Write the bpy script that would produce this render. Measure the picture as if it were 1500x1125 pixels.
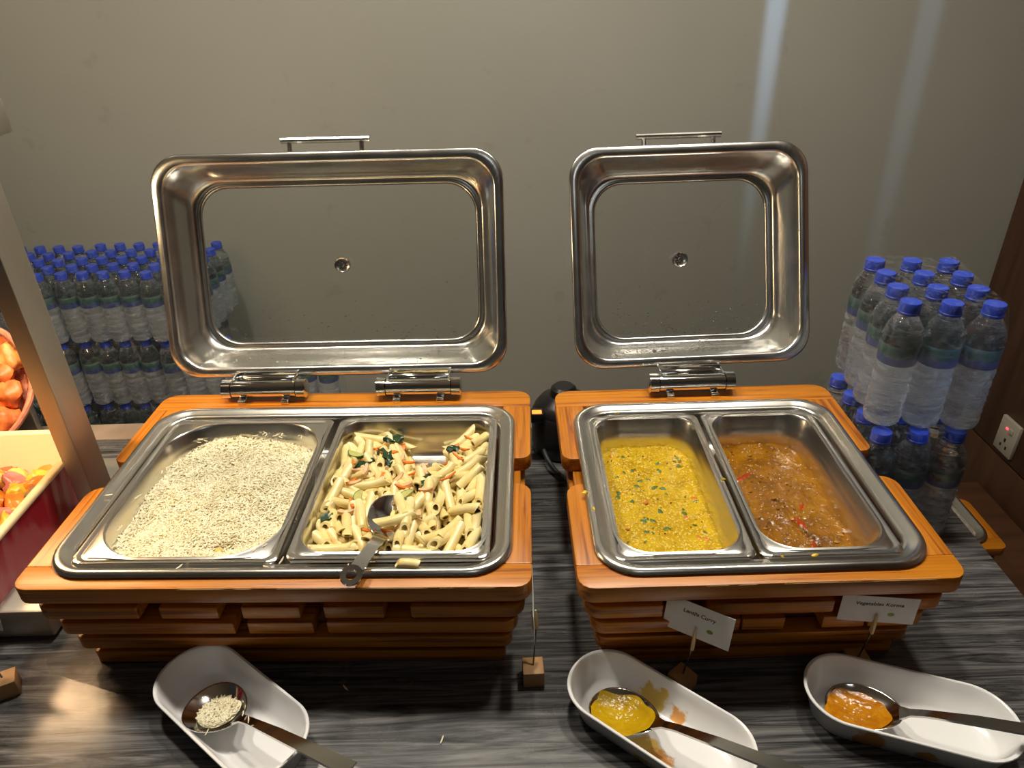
import bpy, math, random
import numpy as np
from mathutils import Vector, Matrix, noise

for o in list(bpy.data.objects):
    bpy.data.objects.remove(o, do_unlink=True)
scene = bpy.context.scene
COL = scene.collection
R = math.radians
random.seed(7)
rng = np.random.default_rng(11)

# ------------------------------------------------------------------ camera
cd = bpy.data.cameras.new('camera')
cam = bpy.data.objects.new('camera', cd)
COL.objects.link(cam)
cd.sensor_fit = 'HORIZONTAL'; cd.sensor_width = 36.0
cd.lens = 36.0 * 1075.0 / 1500.0
cd.clip_start = 0.02; cd.clip_end = 50
PITCH, ROLL = 0.52408, -0.02834
cam.matrix_world = (Matrix.Translation((0, 0, 0.8419)) @ Matrix.Rotation(math.pi / 2 - PITCH, 4, 'X')
                    @ Matrix.Rotation(ROLL, 4, 'Z'))
scene.camera = cam

# ------------------------------------------------------------------ world, lights, exposure
w = bpy.data.worlds.new('world'); scene.world = w; w.use_nodes = True
w.node_tree.nodes['Background'].inputs[0].default_value = (0.80, 0.78, 0.70, 1)
w.node_tree.nodes['Background'].inputs[1].default_value = 0.026
vs = scene.view_settings
vs.view_transform = 'Standard'; vs.look = 'None'; vs.gamma = 1.0; vs.use_curve_mapping = False
vs.exposure = 0.14


def lamp(name, typ, loc, target, energy, color, **kw):
    l = bpy.data.lights.new(name, typ); l.energy = energy; l.color = color
    for k, v in kw.items():
        setattr(l, k, v)
    o = bpy.data.objects.new(name, l); COL.objects.link(o); o.location = loc
    d = Vector(target) - Vector(loc)
    o.rotation_euler = d.to_track_quat('-Z', 'Y').to_euler()
    return o


KEY = (1.0, 0.92, 0.79)
DOWNLIGHTS = ((-0.62, 1.10, 14), (0.06, 1.16, 15), (0.62, 1.08, 12))
for (x, y, e) in DOWNLIGHTS:
    lamp('buffet_downlight', 'AREA', (x, y, 1.935), (x, y - 0.12, 0), e, KEY, shape='DISK', size=0.16)
lamp('front_fill', 'AREA', (0.2, -0.6, 1.93), (0.2, -0.4, 0), 1.0, (0.90, 0.96, 1.0), shape='DISK', size=0.5)  # weak fill added from the front, no fixture behind it
lamp('wall_washer', 'SPOT', (-1.5, 1.35, 1.90), (-1.3, 2.2, 0.5), 16, (1.0, 0.92, 0.62), spot_size=R(100), spot_blend=1.0, shadow_soft_size=0.15)
# narrow cool beams that graze the back wall as vertical stripes
for X, e, za, sz in ((0.738, 120, 1.14, 54), (1.157, 27, 1.04, 58)):
    s = lamp('cool_beam_spot', 'SPOT', (X, 1.15, 1.92), (X, 2.2, za), e, (0.42, 0.63, 1.0), spot_size=R(sz), spot_blend=0.7, shadow_soft_size=0.01)
    s.scale = (0.050, 1, 1)
lamp('cool_accent_spot', 'SPOT', (0.95, 0.35, 1.5), (0.640, 0.93, 0.27), 40, (0.42, 0.64, 1.0), spot_size=R(5.5), spot_blend=0.6, shadow_soft_size=0.02)

# ------------------------------------------------------------------ helpers
def tag(o, label=None, cat=None, group=None, kind=None):
    if label: o['label'] = label
    if cat: o['category'] = cat
    if group: o['group'] = group
    if kind: o['kind'] = kind
    return o


def thing(name, label, cat, loc=(0, 0, 0), rz=0.0, group=None):
    o = bpy.data.objects.new(name, None); COL.objects.link(o)
    o.empty_display_size = 0.03
    o.location = loc; o.rotation_euler = (0, 0, rz)
    return tag(o, label, cat, group)


def make_mesh(name, verts, faces, mat=None, smooth=35):
    me = bpy.data.meshes.new(name)
    me.from_pydata([tuple(map(float, v)) for v in verts], [], [tuple(int(i) for i in f) for f in faces])
    me.update()
    if smooth:
        me.shade_smooth(); me.set_sharp_from_angle(angle=R(smooth))
    if mat: me.materials.append(mat)
    return me


def obj(name, mesh, parent=None, loc=(0, 0, 0), rot=(0, 0, 0)):
    o = bpy.data.objects.new(name, mesh); COL.objects.link(o)
    o.parent = parent; o.location = loc; o.rotation_euler = rot
    return o


class MB:
    """collects geometry for ONE mesh"""
    def __init__(s): s.v = []; s.f = []
    def add(s, V, F):
        b = len(s.v); s.v += [tuple(v) for v in V]; s.f += [tuple(i + b for i in f) for f in F]; return s
    def loft(s, rings, cap0=True, cap1=True):
        n = len(rings[0]); V = [tuple(p) for r in rings for p in r]; F = []
        for k in range(len(rings) - 1):
            for i in range(n):
                j = (i + 1) % n
                F.append((k * n + i, k * n + j, (k + 1) * n + j, (k + 1) * n + i))
        if cap0: F.append(tuple(range(n - 1, -1, -1)))
        if cap1: F.append(tuple((len(rings) - 1) * n + i for i in range(n)))
        return s.add(V, F)
    def box(s, x0, x1, y0, y1, z0, z1, bev=0.0, r=None):
        """rounded box: r = vertical corner radius (or 4 radii), bev = bevel of top and bottom edges"""
        rr = r if r is not None else max(bev, 1e-4)
        def ring(z, ins):
            return [(p[0], p[1], z) for p in rrect(x0 + ins, x1 - ins, y0 + ins, y1 - ins, rr, 4)]
        if bev > 0:
            return s.loft([ring(z0, bev), ring(z0 + bev * .3, bev * .3), ring(z0 + bev, 0), ring(z1 - bev, 0), ring(z1 - bev * .3, bev * .3), ring(z1, bev)])
        return s.loft([ring(z0, 0), ring(z1, 0)])
    def tube(s, pts, rad, n=8, cap=True):
        pts = [Vector(p) for p in pts]; rings = []
        rads = rad if hasattr(rad, '__len__') else [rad] * len(pts)
        up = Vector((0.13, 0.2, 1)).normalized()
        for i, p in enumerate(pts):
            t = (pts[min(i + 1, len(pts) - 1)] - pts[max(i - 1, 0)]).normalized()
            a = t.cross(up)
            if a.length < 1e-3: a = t.cross(Vector((1, 0, 0)))
            a.normalize(); b = a.cross(t).normalized()
            rings.append([p + (a * math.cos(2 * math.pi * k / n) - b * math.sin(2 * math.pi * k / n)) * rads[i] for k in range(n)])
        return s.loft(rings, cap, cap)
    def lathe(s, prof, n=24, cap0=True, cap1=True, M=None):
        rings = []
        for (r, z) in prof:
            rings.append([Vector((r * math.cos(2 * math.pi * k / n), r * math.sin(2 * math.pi * k / n), z)) for k in range(n)])
        if M: rings = [[M @ p for p in q] for q in rings]
        return s.loft(rings, cap0, cap1)
    def obj(s, name, mat, parent=None, loc=(0, 0, 0), rot=(0, 0, 0), smooth=35):
        return obj(name, make_mesh(name, s.v, s.f, mat, smooth), parent, loc, rot)


def rrect(x0, x1, y0, y1, r, n=6):
    """rounded rectangle, counter-clockwise, 4*(n+1) points; r may be 4 radii (front-left, front-right, back-right, back-left)"""
    rs = r if hasattr(r, '__len__') else (r,) * 4
    lim = min(x1 - x0, y1 - y0) * .499
    out = []
    for (cx, cy, sx, sy, a0, q) in ((x0, y0, 1, 1, math.pi, rs[0]), (x1, y0, -1, 1, 1.5 * math.pi, rs[1]),
                                    (x1, y1, -1, -1, 0, rs[2]), (x0, y1, 1, -1, .5 * math.pi, rs[3])):
        q = max(min(q, lim), 1e-5)
        for k in range(n + 1):
            a = a0 + .5 * math.pi * k / n
            out.append((cx + sx * q + q * math.cos(a), cy + sy * q + q * math.sin(a)))
    return out


def ring_at(rect, z): return [(p[0], p[1], z) for p in rect]


def copy_tree(o, parent=None):
    c = o.copy(); COL.objects.link(c); c.parent = parent
    for ch in [x for x in bpy.data.objects if x.parent is o]:
        copy_tree(ch, c)
    return c


def nz(x, y, z=0.0): return noise.noise(Vector((x, y, z)))

# ------------------------------------------------------------------ materials
MATS = {}


def newmat(name):
    m = bpy.data.materials.new(name); m.use_nodes = True
    nt = m.node_tree; b = nt.nodes['Principled BSDF']
    MATS[name] = m
    return m, nt, b


def nd(nt, t, **kw):
    n = nt.nodes.new(t)
    for k, v in kw.items():
        if k.startswith('i_'):
            n.inputs[int(k[2:])].default_value = v
        else:
            setattr(n, k, v)
    return n


def ramp(nt, stops, interp='LINEAR'):
    n = nt.nodes.new('ShaderNodeValToRGB'); e = n.color_ramp.elements; n.color_ramp.interpolation = interp
    while len(e) > 1: e.remove(e[-1])
    e[0].position = stops[0][0]; e[0].color = (*stops[0][1], 1)
    for p, c in stops[1:]:
        q = e.new(p); q.color = (*c, 1)
    return n


def coords(nt, scale=(1, 1, 1), kind='Object', rot=(0, 0, 0)):
    t = nt.nodes.new('ShaderNodeTexCoord'); m = nt.nodes.new('ShaderNodeMapping')
    m.inputs['Scale'].default_value = scale; m.inputs['Rotation'].default_value = rot
    nt.links.new(t.outputs[kind], m.inputs['Vector']); return m.outputs[0]


def noise_tex(nt, vec, scale, detail=4, rough=.5, dist=0.0):
    n = nt.nodes.new('ShaderNodeTexNoise'); n.inputs['Scale'].default_value = scale
    n.inputs['Detail'].default_value = detail; n.inputs['Roughness'].default_value = rough; n.inputs['Distortion'].default_value = dist
    nt.links.new(vec, n.inputs['Vector']); return n


def bump(nt, b, height, strength=.2, dist=.002):
    n = nt.nodes.new('ShaderNodeBump'); n.inputs['Strength'].default_value = strength; n.inputs['Distance'].default_value = dist
    nt.links.new(height, n.inputs['Height']); nt.links.new(n.outputs[0], b.inputs['Normal']); return n


def plain(name, col, rough=.5, metal=0.0, var=.0, vscale=30, bmp=0.0, **kw):
    m, nt, b = newmat(name)
    b.inputs['Base Color'].default_value = (*col, 1); b.inputs['Roughness'].default_value = rough; b.inputs['Metallic'].default_value = metal
    for k, v in kw.items():
        b.inputs[k.replace('_', ' ')].default_value = v
    n = noise_tex(nt, coords(nt), vscale)
    if var > 0:
        rp = ramp(nt, [(.3, tuple(c * (1 - var) for c in col)), (.7, tuple(min(1, c * (1 + var)) for c in col))])
        nt.links.new(n.outputs[0], rp.inputs[0]); nt.links.new(rp.outputs[0], b.inputs['Base Color'])
    if bmp > 0: bump(nt, b, n.outputs[0], bmp)
    return m


def wood(name, axis, dark, mid, light, rough=.38):
    m, nt, b = newmat(name)
    sc = {'x': (2.4, 80, 80), 'y': (80, 2.4, 80)}[axis]
    n1 = noise_tex(nt, coords(nt, sc), 1.6, 5, .62, .6)
    rp = ramp(nt, [(.33, dark), (.47, mid), (.70, light)])
    nt.links.new(n1.outputs[0], rp.inputs[0])
    n2 = noise_tex(nt, coords(nt, (3, 3, 3)), 2.0, 3)
    mx = nt.nodes.new('ShaderNodeMix'); mx.data_type = 'RGBA'; mx.blend_type = 'MULTIPLY'; mx.inputs[0].default_value = .35
    rp2 = ramp(nt, [(.3, (.66, .62, .55)), (.7, (1, 1, 1))])
    nt.links.new(n2.outputs[0], rp2.inputs[0])
    nt.links.new(rp.outputs[0], mx.inputs[6]); nt.links.new(rp2.outputs[0], mx.inputs[7]); nt.links.new(mx.outputs[2], b.inputs['Base Color'])
    b.inputs['Roughness'].default_value = rough
    b.inputs['Coat Weight'].default_value = .12; b.inputs['Coat Roughness'].default_value = .25
    bump(nt, b, n1.outputs[0], .12, .001)
    return m


WX = wood('varnished_wood_lengthwise', 'x', (.20, .046, .003), (.50, .162, .006), (.62, .235, .013))
WY = wood('varnished_wood_crosswise', 'y', (.22, .050, .003), (.48, .154, .006), (.60, .225, .013))
WD = plain('dark_varnished_wood', (.16, .05, .014), .5, var=.3, vscale=20)


def steel_mat(name, col, r0, r1, scale=8, aniso=(1, 1, 1), bmp=0.0):
    m, nt, b = newmat(name)
    b.inputs['Base Color'].default_value = (*col, 1); b.inputs['Metallic'].default_value = 1
    n = noise_tex(nt, coords(nt, aniso), scale, 4)
    mr = nt.nodes.new('ShaderNodeMapRange'); mr.inputs['To Min'].default_value = r0; mr.inputs['To Max'].default_value = r1
    nt.links.new(n.outputs[0], mr.inputs[0]); nt.links.new(mr.outputs[0], b.inputs['Roughness'])
    if bmp: bump(nt, b, n.outputs[0], bmp, .001)
    return m


STEEL = steel_mat('stainless_steel', (.76, .74, .69), .16, .30)
LIDSTEEL = steel_mat('polished_lid_steel', (.82, .81, .77), .15, .30, 25, (1, 1, 1), .05)
CHROME = steel_mat('chrome', (.80, .80, .79), .03, .09)
BRUSHED = steel_mat('brushed_steel', (.50, .47, .40), .42, .56, 6, (40, 40, 1.5))
SPOONSTEEL = steel_mat('spoon_steel', (.74, .73, .71), .06, .16)

# wall paint
m, nt, b = newmat('wall_paint'); WALL = m
n = noise_tex(nt, coords(nt), 1.3, 3); rp = ramp(nt, [(.3, (.318, .312, .268)), (.7, (.355, .348, .302))])
nt.links.new(n.outputs[0], rp.inputs[0])
n2 = noise_tex(nt, coords(nt), 9, 5, .6); rp2 = ramp(nt, [(.30, (.86, .84, .80)), (.36, (1, 1, 1))]); nt.links.new(n2.outputs[0], rp2.inputs[0])
mx = nt.nodes.new('ShaderNodeMix'); mx.data_type = 'RGBA'; mx.blend_type = 'MULTIPLY'; mx.inputs[0].default_value = .6
nt.links.new(rp.outputs[0], mx.inputs[6]); nt.links.new(rp2.outputs[0], mx.inputs[7]); nt.links.new(mx.outputs[2], b.inputs['Base Color'])
b.inputs['Roughness'].default_value = .75
bump(nt, b, noise_tex(nt, coords(nt), 60, 3).outputs[0], .06, .002)
# brown panelling
m, nt, b = newmat('brown_panel'); PANEL = m
n = noise_tex(nt, coords(nt, (1, 14, 1.2)), 2, 5); rp = ramp(nt, [(.3, (.055, .022, .010)), (.7, (.10, .042, .019))])
nt.links.new(n.outputs[0], rp.inputs[0]); nt.links.new(rp.outputs[0], b.inputs['Base Color']); b.inputs['Roughness'].default_value = .5
# grey wood-grain laminate
m, nt, b = newmat('grey_wood_laminate'); LAM = m
n = noise_tex(nt, coords(nt, (1.3, 24, 1)), 2.8, 9, .70, 1.6)
rp = ramp(nt, [(.34, (.012, .012, .013)), (.46, (.060, .059, .060)), (.56, (.135, .132, .13)), (.72, (.23, .225, .215))])
nt.links.new(n.outputs[0], rp.inputs[0])
n3 = noise_tex(nt, coords(nt, (.7, 90, 1)), 2.2, 3); rp3 = ramp(nt, [(.36, (.45, .45, .46)), (.48, (1, 1, 1))]); nt.links.new(n3.outputs[0], rp3.inputs[0])
mx = nt.nodes.new('ShaderNodeMix'); mx.data_type = 'RGBA'; mx.blend_type = 'MULTIPLY'; mx.inputs[0].default_value = .75
nt.links.new(rp.outputs[0], mx.inputs[6]); nt.links.new(rp3.outputs[0], mx.inputs[7]); nt.links.new(mx.outputs[2], b.inputs['Base Color'])
n4 = noise_tex(nt, coords(nt, (1, 1, 1)), 14, 5); mr = nt.nodes.new('ShaderNodeMapRange'); mr.inputs['To Min'].default_value = .17; mr.inputs['To Max'].default_value = .34
nt.links.new(n4.outputs[0], mr.inputs[0]); nt.links.new(mr.outputs[0], b.inputs['Roughness'])
bump(nt, b, n.outputs[0], .08, .001)

STRIP = plain('taupe_band', (.30, .235, .18), .5, var=.15, vscale=12)
FLOORM = plain('dark_floor_tile', (.10, .085, .07), .4, var=.2, vscale=5)
CEIL = plain('ceiling_paint', (.55, .53, .48), .8, var=.05, vscale=3)
BLACK = plain('black_plastic', (.012, .012, .013), .35, var=.1)
RUBBER = plain('black_rubber', (.010, .010, .010), .6, var=.1)
PORC = plain('white_melamine', (.80, .80, .80), .22, var=.02, vscale=4)
PAPER = plain('white_card', (.78, .78, .78), .6, var=.02)
INK = plain('black_ink', (.02, .02, .02), .6, var=.1)
GREENINK = plain('green_ink', (.22, .32, .03), .6, var=.1)
PALEWOOD = plain('pale_block_wood', (.50, .28, .11), .55, var=.2, vscale=25)
PEGWOOD = plain('peg_wood', (.72, .55, .28), .55, var=.12, vscale=25)
WIRE = plain('dull_wire', (.20, .19, .17), .4, metal=1, var=.1)
CAPBLUE = plain('blue_cap_plastic', (.022, .055, .42), .35, var=.06)
OUTLET = plain('ivory_socket_plastic', (.42, .38, .30), .4, var=.04)
CREAM = plain('cream_glaze', (.82, .66, .38), .25, var=.06, vscale=9)
REDGLAZE = plain('red_glaze', (.30, .008, .022), .2, var=.12, vscale=9)


def emit(name, col, st):
    m, nt, b = newmat(name); b.inputs['Base Color'].default_value = (*col, 1)
    b.inputs['Emission Color'].default_value = (*col, 1); b.inputs['Emission Strength'].default_value = st; return m


LED_O = emit('orange_led', (1, .16, .02), 3); LED_R = emit('red_led', (1, .05, .08), 3)
BULB = emit('heat_bulb', (1, .72, .40), 45); DOWN = emit('downlight_disc', (1, .88, .70), 12)

# thin glass: clear pane with a Fresnel sheen
m, nt, b = newmat('lid_glass'); GLASS = m
nt.nodes.remove(b); out = nt.nodes['Material Output']
tr = nd(nt, 'ShaderNodeBsdfTransparent'); tr.inputs[0].default_value = (.90, .92, .90, 1)
gl = nd(nt, 'ShaderNodeBsdfGlossy'); gl.inputs['Roughness'].default_value = .03
fr = nd(nt, 'ShaderNodeFresnel'); fr.inputs[0].default_value = 1.9
ms = nd(nt, 'ShaderNodeMixShader'); nt.links.new(fr.outputs[0], ms.inputs[0]); nt.links.new(tr.outputs[0], ms.inputs[1]); nt.links.new(gl.outputs[0], ms.inputs[2])
nt.links.new(ms.outputs[0], out.inputs[0])
# shrink film
m, nt, b = newmat('shrink_film'); FILM = m
nt.nodes.remove(b); out = nt.nodes['Material Output']
tr = nd(nt, 'ShaderNodeBsdfTransparent'); tr.inputs[0].default_value = (.97, .98, .99, 1)
gl = nd(nt, 'ShaderNodeBsdfPrincipled'); gl.inputs['Base Color'].default_value = (.8, .83, .86, 1); gl.inputs['Roughness'].default_value = .12
nn = noise_tex(nt, coords(nt, (30, 30, 12)), 2.5, 4, .6, 1.5)
bump(nt, gl, nn.outputs[0], .8, .01)
rr = ramp(nt, [(.48, (.008, .008, .008)), (.74, (.12, .12, .12))]); nt.links.new(nn.outputs[0], rr.inputs[0])
ms = nd(nt, 'ShaderNodeMixShader'); nt.links.new(rr.outputs[0], ms.inputs[0]); nt.links.new(tr.outputs[0], ms.inputs[1]); nt.links.new(gl.outputs[0], ms.inputs[2])
nt.links.new(ms.outputs[0], out.inputs[0])
# water-filled clear bottle
m, nt, b = newmat('water_bottle_plastic'); WATER = m
b.inputs['Base Color'].default_value = (.93, .96, .98, 1); b.inputs['Roughness'].default_value = .04
b.inputs['IOR'].default_value = 1.33; b.inputs['Transmission Weight'].default_value = 1.0
nn = noise_tex(nt, coords(nt, (14, 14, 45)), 1.6, 2, .4, .8); bump(nt, b, nn.outputs[0], .6, .010)
out = nt.nodes['Material Output']
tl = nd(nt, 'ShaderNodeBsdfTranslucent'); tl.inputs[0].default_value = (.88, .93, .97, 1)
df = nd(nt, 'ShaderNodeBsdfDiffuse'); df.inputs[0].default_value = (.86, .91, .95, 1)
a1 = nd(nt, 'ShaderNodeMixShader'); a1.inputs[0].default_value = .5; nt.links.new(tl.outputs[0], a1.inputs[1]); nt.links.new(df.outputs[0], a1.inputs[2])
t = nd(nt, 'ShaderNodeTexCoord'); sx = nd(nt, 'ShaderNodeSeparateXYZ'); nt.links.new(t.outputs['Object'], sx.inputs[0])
mz = nd(nt, 'ShaderNodeMapRange'); mz.inputs[1].default_value = .100; mz.inputs[2].default_value = .112; mz.inputs[3].default_value = 1.0; mz.inputs[4].default_value = .10; nt.links.new(sx.outputs[2], mz.inputs[0])  # whitish haze painted into the lower body, standing in for refracted brightness
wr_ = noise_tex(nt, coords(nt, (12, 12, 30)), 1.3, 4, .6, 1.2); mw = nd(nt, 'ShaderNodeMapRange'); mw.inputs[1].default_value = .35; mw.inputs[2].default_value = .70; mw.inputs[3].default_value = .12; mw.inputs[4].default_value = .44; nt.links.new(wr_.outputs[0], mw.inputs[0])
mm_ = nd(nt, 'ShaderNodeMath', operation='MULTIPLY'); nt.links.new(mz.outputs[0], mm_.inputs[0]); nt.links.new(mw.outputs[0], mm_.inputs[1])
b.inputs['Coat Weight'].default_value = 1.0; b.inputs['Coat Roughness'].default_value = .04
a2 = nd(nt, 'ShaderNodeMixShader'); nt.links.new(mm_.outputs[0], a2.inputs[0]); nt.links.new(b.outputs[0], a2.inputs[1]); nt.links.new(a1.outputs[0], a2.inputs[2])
nt.links.new(a2.outputs[0], out.inputs[0])
# droplets
m, nt, b = newmat('water_drop'); DROP = m
b.inputs['Roughness'].default_value = .02; b.inputs['IOR'].default_value = 1.33; b.inputs['Transmission Weight'].default_value = 1.0
# bottle label: blue foot, green band, pale printed sky
m, nt, b = newmat('bottle_label_print'); LABELM = m
t = nd(nt, 'ShaderNodeTexCoord'); sx = nd(nt, 'ShaderNodeSeparateXYZ'); nt.links.new(t.outputs['Object'], sx.inputs[0])
nn = noise_tex(nt, coords(nt, (60, 60, 60)), 1.2, 3)
ma = nd(nt, 'ShaderNodeMath', operation='MULTIPLY_ADD'); ma.inputs[1].default_value = .012; nt.links.new(nn.outputs[0], ma.inputs[0]); nt.links.new(sx.outputs[2], ma.inputs[2])
mr = nd(nt, 'ShaderNodeMapRange'); mr.inputs[1].default_value = .108; mr.inputs[2].default_value = .152; nt.links.new(ma.outputs[0], mr.inputs[0])
rp = ramp(nt, [(.0, (.03, .045, .20)), (.34, (.035, .06, .22)), (.44, (.03, .09, .08)), (.66, (.06, .12, .09)), (.84, (.12, .17, .18)), (1, (.25, .30, .33))])
nt.links.new(mr.outputs[0], rp.inputs[0]); nt.links.new(rp.outputs[0], b.inputs['Base Color']); b.inputs['Roughness'].default_value = .3
b.inputs['Alpha'].default_value = .72

# ------------------------------------------------------------------ the setting
FLOOR_Z, CEIL_Z, WALL_Y, WALL_X = -0.87, 1.95, 2.20, 1.564
tag(MB().box(-3.2, 1.62, -2.6, 2.26, FLOOR_Z - .05, FLOOR_Z).obj('floor', FLOORM), kind='structure')
tag(MB().box(-3.2, 1.62, -2.6, 2.26, CEIL_Z, CEIL_Z + .05).obj('ceiling', CEIL), kind='structure')
tag(MB().box(-3.2, WALL_X, WALL_Y, WALL_Y + .06, FLOOR_Z, CEIL_Z).obj('wall_back', WALL), kind='structure')
wr = tag(MB().box(WALL_X, WALL_X + .06, -2.6, WALL_Y + .06, FLOOR_Z, CEIL_Z).obj('wall_right', PANEL), kind='structure')
for (z0, z1) in ((FLOOR_Z, -.577), (-.571, .60), (.606, CEIL_Z)):
    MB().box(WALL_X - .010, WALL_X, -2.6, WALL_Y - .003, z0, z1, .003).obj('wall_panel', PANEL, wr)
# counter
ct = thing('buffet_counter', 'long buffet counter with grey wood-grain laminate top', 'counter', (0, 0, -.85))
MB().box(-2.4, .757, .22, 1.275, .81, .85, .003).obj('worktop', LAM, ct)
MB().box(-2.4, .757, 1.275, 1.335, .81, .85, .003).obj('back_band', STRIP, ct)  # taupe band along the back of the top, lighter than the laminate
for (x0, x1) in ((-2.35, -1.6), (-1.59, -.82), (-.81, -.04), (-.03, .71)):
    MB().box(x0, x1, .28, .30, .06, .81, .003).obj('front_panel', PANEL, ct)
MB().box(-2.35, .71, .30, 1.28, -.02, .81).obj('base', BLACK, ct)

# ------------------------------------------------------------------ chafing dishes
TOPZ = .18
C1 = (-0.3011, 0.8953, -0.02995)
C2 = (0.3117, 0.8800, 0.0008)


def cw(C, p):
    c, s = math.cos(C[2]), math.sin(C[2])
    return (C[0] + c * p[0] - s * p[1], C[1] + s * p[0] + c * p[1], p[2] if len(p) > 2 else 0)


def lid(root, W, L, xc, y0, z0, tilt, yaw, handle_x, drops):
    x0, x1 = -W / 2, W / 2
    prof = [(.0015, .012, .052), (.0, .011, .052), (.0, .002, .052), (.002, .0, .052), (.013, .0, .050), (.016, .002, .048),
            (.0175, .007, .047), (.020, .011, .046), (.026, .030, .050), (.031, .052, .054), (.036, .066, .056), (.041, .0715, .056),
            (.044, .0715, .055), (.046, .0690, .054), (.049, .0690, .053), (.052, .0725, .052)]
    rings = []
    for ins, wd, r in prof:
        rings.append([(p[0], wd, p[1]) for p in rrect(x0 + ins, x1 - ins, ins, L - ins, r, 8)])
    mb = MB(); mb.loft([list(reversed(r)) for r in rings], False, False)
    ld = mb.obj('lid', LIDSTEEL, root, (xc, y0, z0), (-tilt, 0, yaw), 60)
    md = ld.modifiers.new('thick', 'SOLIDIFY'); md.thickness = .0012; md.offset = 0
    # domed glass window
    ins = .050; n = 10; rect = rrect(x0 + ins, x1 - ins, ins, L - ins, .053, 8)
    a, bb = (W / 2 - ins), (L / 2 - ins)
    def gz(x, z): return .0725 + .016 * max(0, 1 - (x / a) ** 2) ** .8 * max(0, 1 - ((z - L / 2) / bb) ** 2) ** .8
    rings = []
    for k in range(n + 1):
        s = 1 - k / n * .995
        rings.append([(p[0] * s, gz(p[0] * s, L / 2 + (p[1] - L / 2) * s), L / 2 + (p[1] - L / 2) * s) for p in rect])
    MB().loft(rings, False, True).obj('glass_window', GLASS, ld)
    # steam vent
    v = MB(); Mv = Matrix.Translation((0.0, .078, L / 2)) @ Matrix.Rotation(R(90), 4, 'X')
    v.lathe([(.0148, -.004), (.0148, .004), (.0130, .006), (.0105, .0045), (.004, .0045), (.003, .007)], 20, True, True, Mv)
    for k in range(8):
        an = k * math.pi / 4
        Mk = Mv @ Matrix.Translation((.0068 * math.cos(an), .0068 * math.sin(an), .0045))
        v.lathe([(.0014, 0), (.0012, .0016)], 6, True, True, Mk)
    v.obj('steam_vent', STEEL, ld)
    # handle on the lid's free edge
    h = MB(); hz = L + .022
    h.tube([(handle_x - .076, .030, hz), (handle_x + .076, .030, hz)], .0052, 10)
    h.tube([(handle_x - .062, .032, L - .02), (handle_x - .062, .030, hz)], .0042, 8)
    h.tube([(handle_x + .062, .032, L - .02), (handle_x + .062, .030, hz)], .0042, 8)
    h.obj('handle', STEEL, ld)
    for q in (-.062, .062):
        for (zz, qx) in ((L - .0275, handle_x + q), (.0275, handle_x + q * .9)):
            sgn = 1 if zz < .1 else -1
            MB().lathe([(.0036, 0), (.0032, .0016), (.0012, .0026)], 10, True, True,
                       Matrix.Translation((qx, .036, zz)) @ Matrix.Rotation(R(90) * -sgn * 1 + (R(0)), 4, 'X') @ Matrix.Rotation(R(-90), 4, 'X')).obj('rivet', CHROME, ld)
    # condensation
    d = MB(); rd = random.Random(int(W * 1000))
    ico = []
    for k in range(drops):
        if rd.random() < .62:
            x = rd.uniform(-a * .8, a * .9); z = ins + abs(rd.gauss(.010, .035)); y = gz(x, z) - .0006; rad = rd.uniform(.0008, .0026)
        else:
            x = rd.uniform(-a, a * .98); z = rd.uniform(.022, .044); y = .016 + (z - .022) / .022 * .045; rad = rd.uniform(.0008, .0026)
        if z > L - ins: continue
        d.lathe([(rad * .4, -rad * .5), (rad, 0), (rad * .4, rad * .5)], 6, True, True, Matrix.Translation((x, y, z)))
    tag(d.obj('condensation', DROP, ld, smooth=80), kind='stuff')
    return ld


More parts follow.
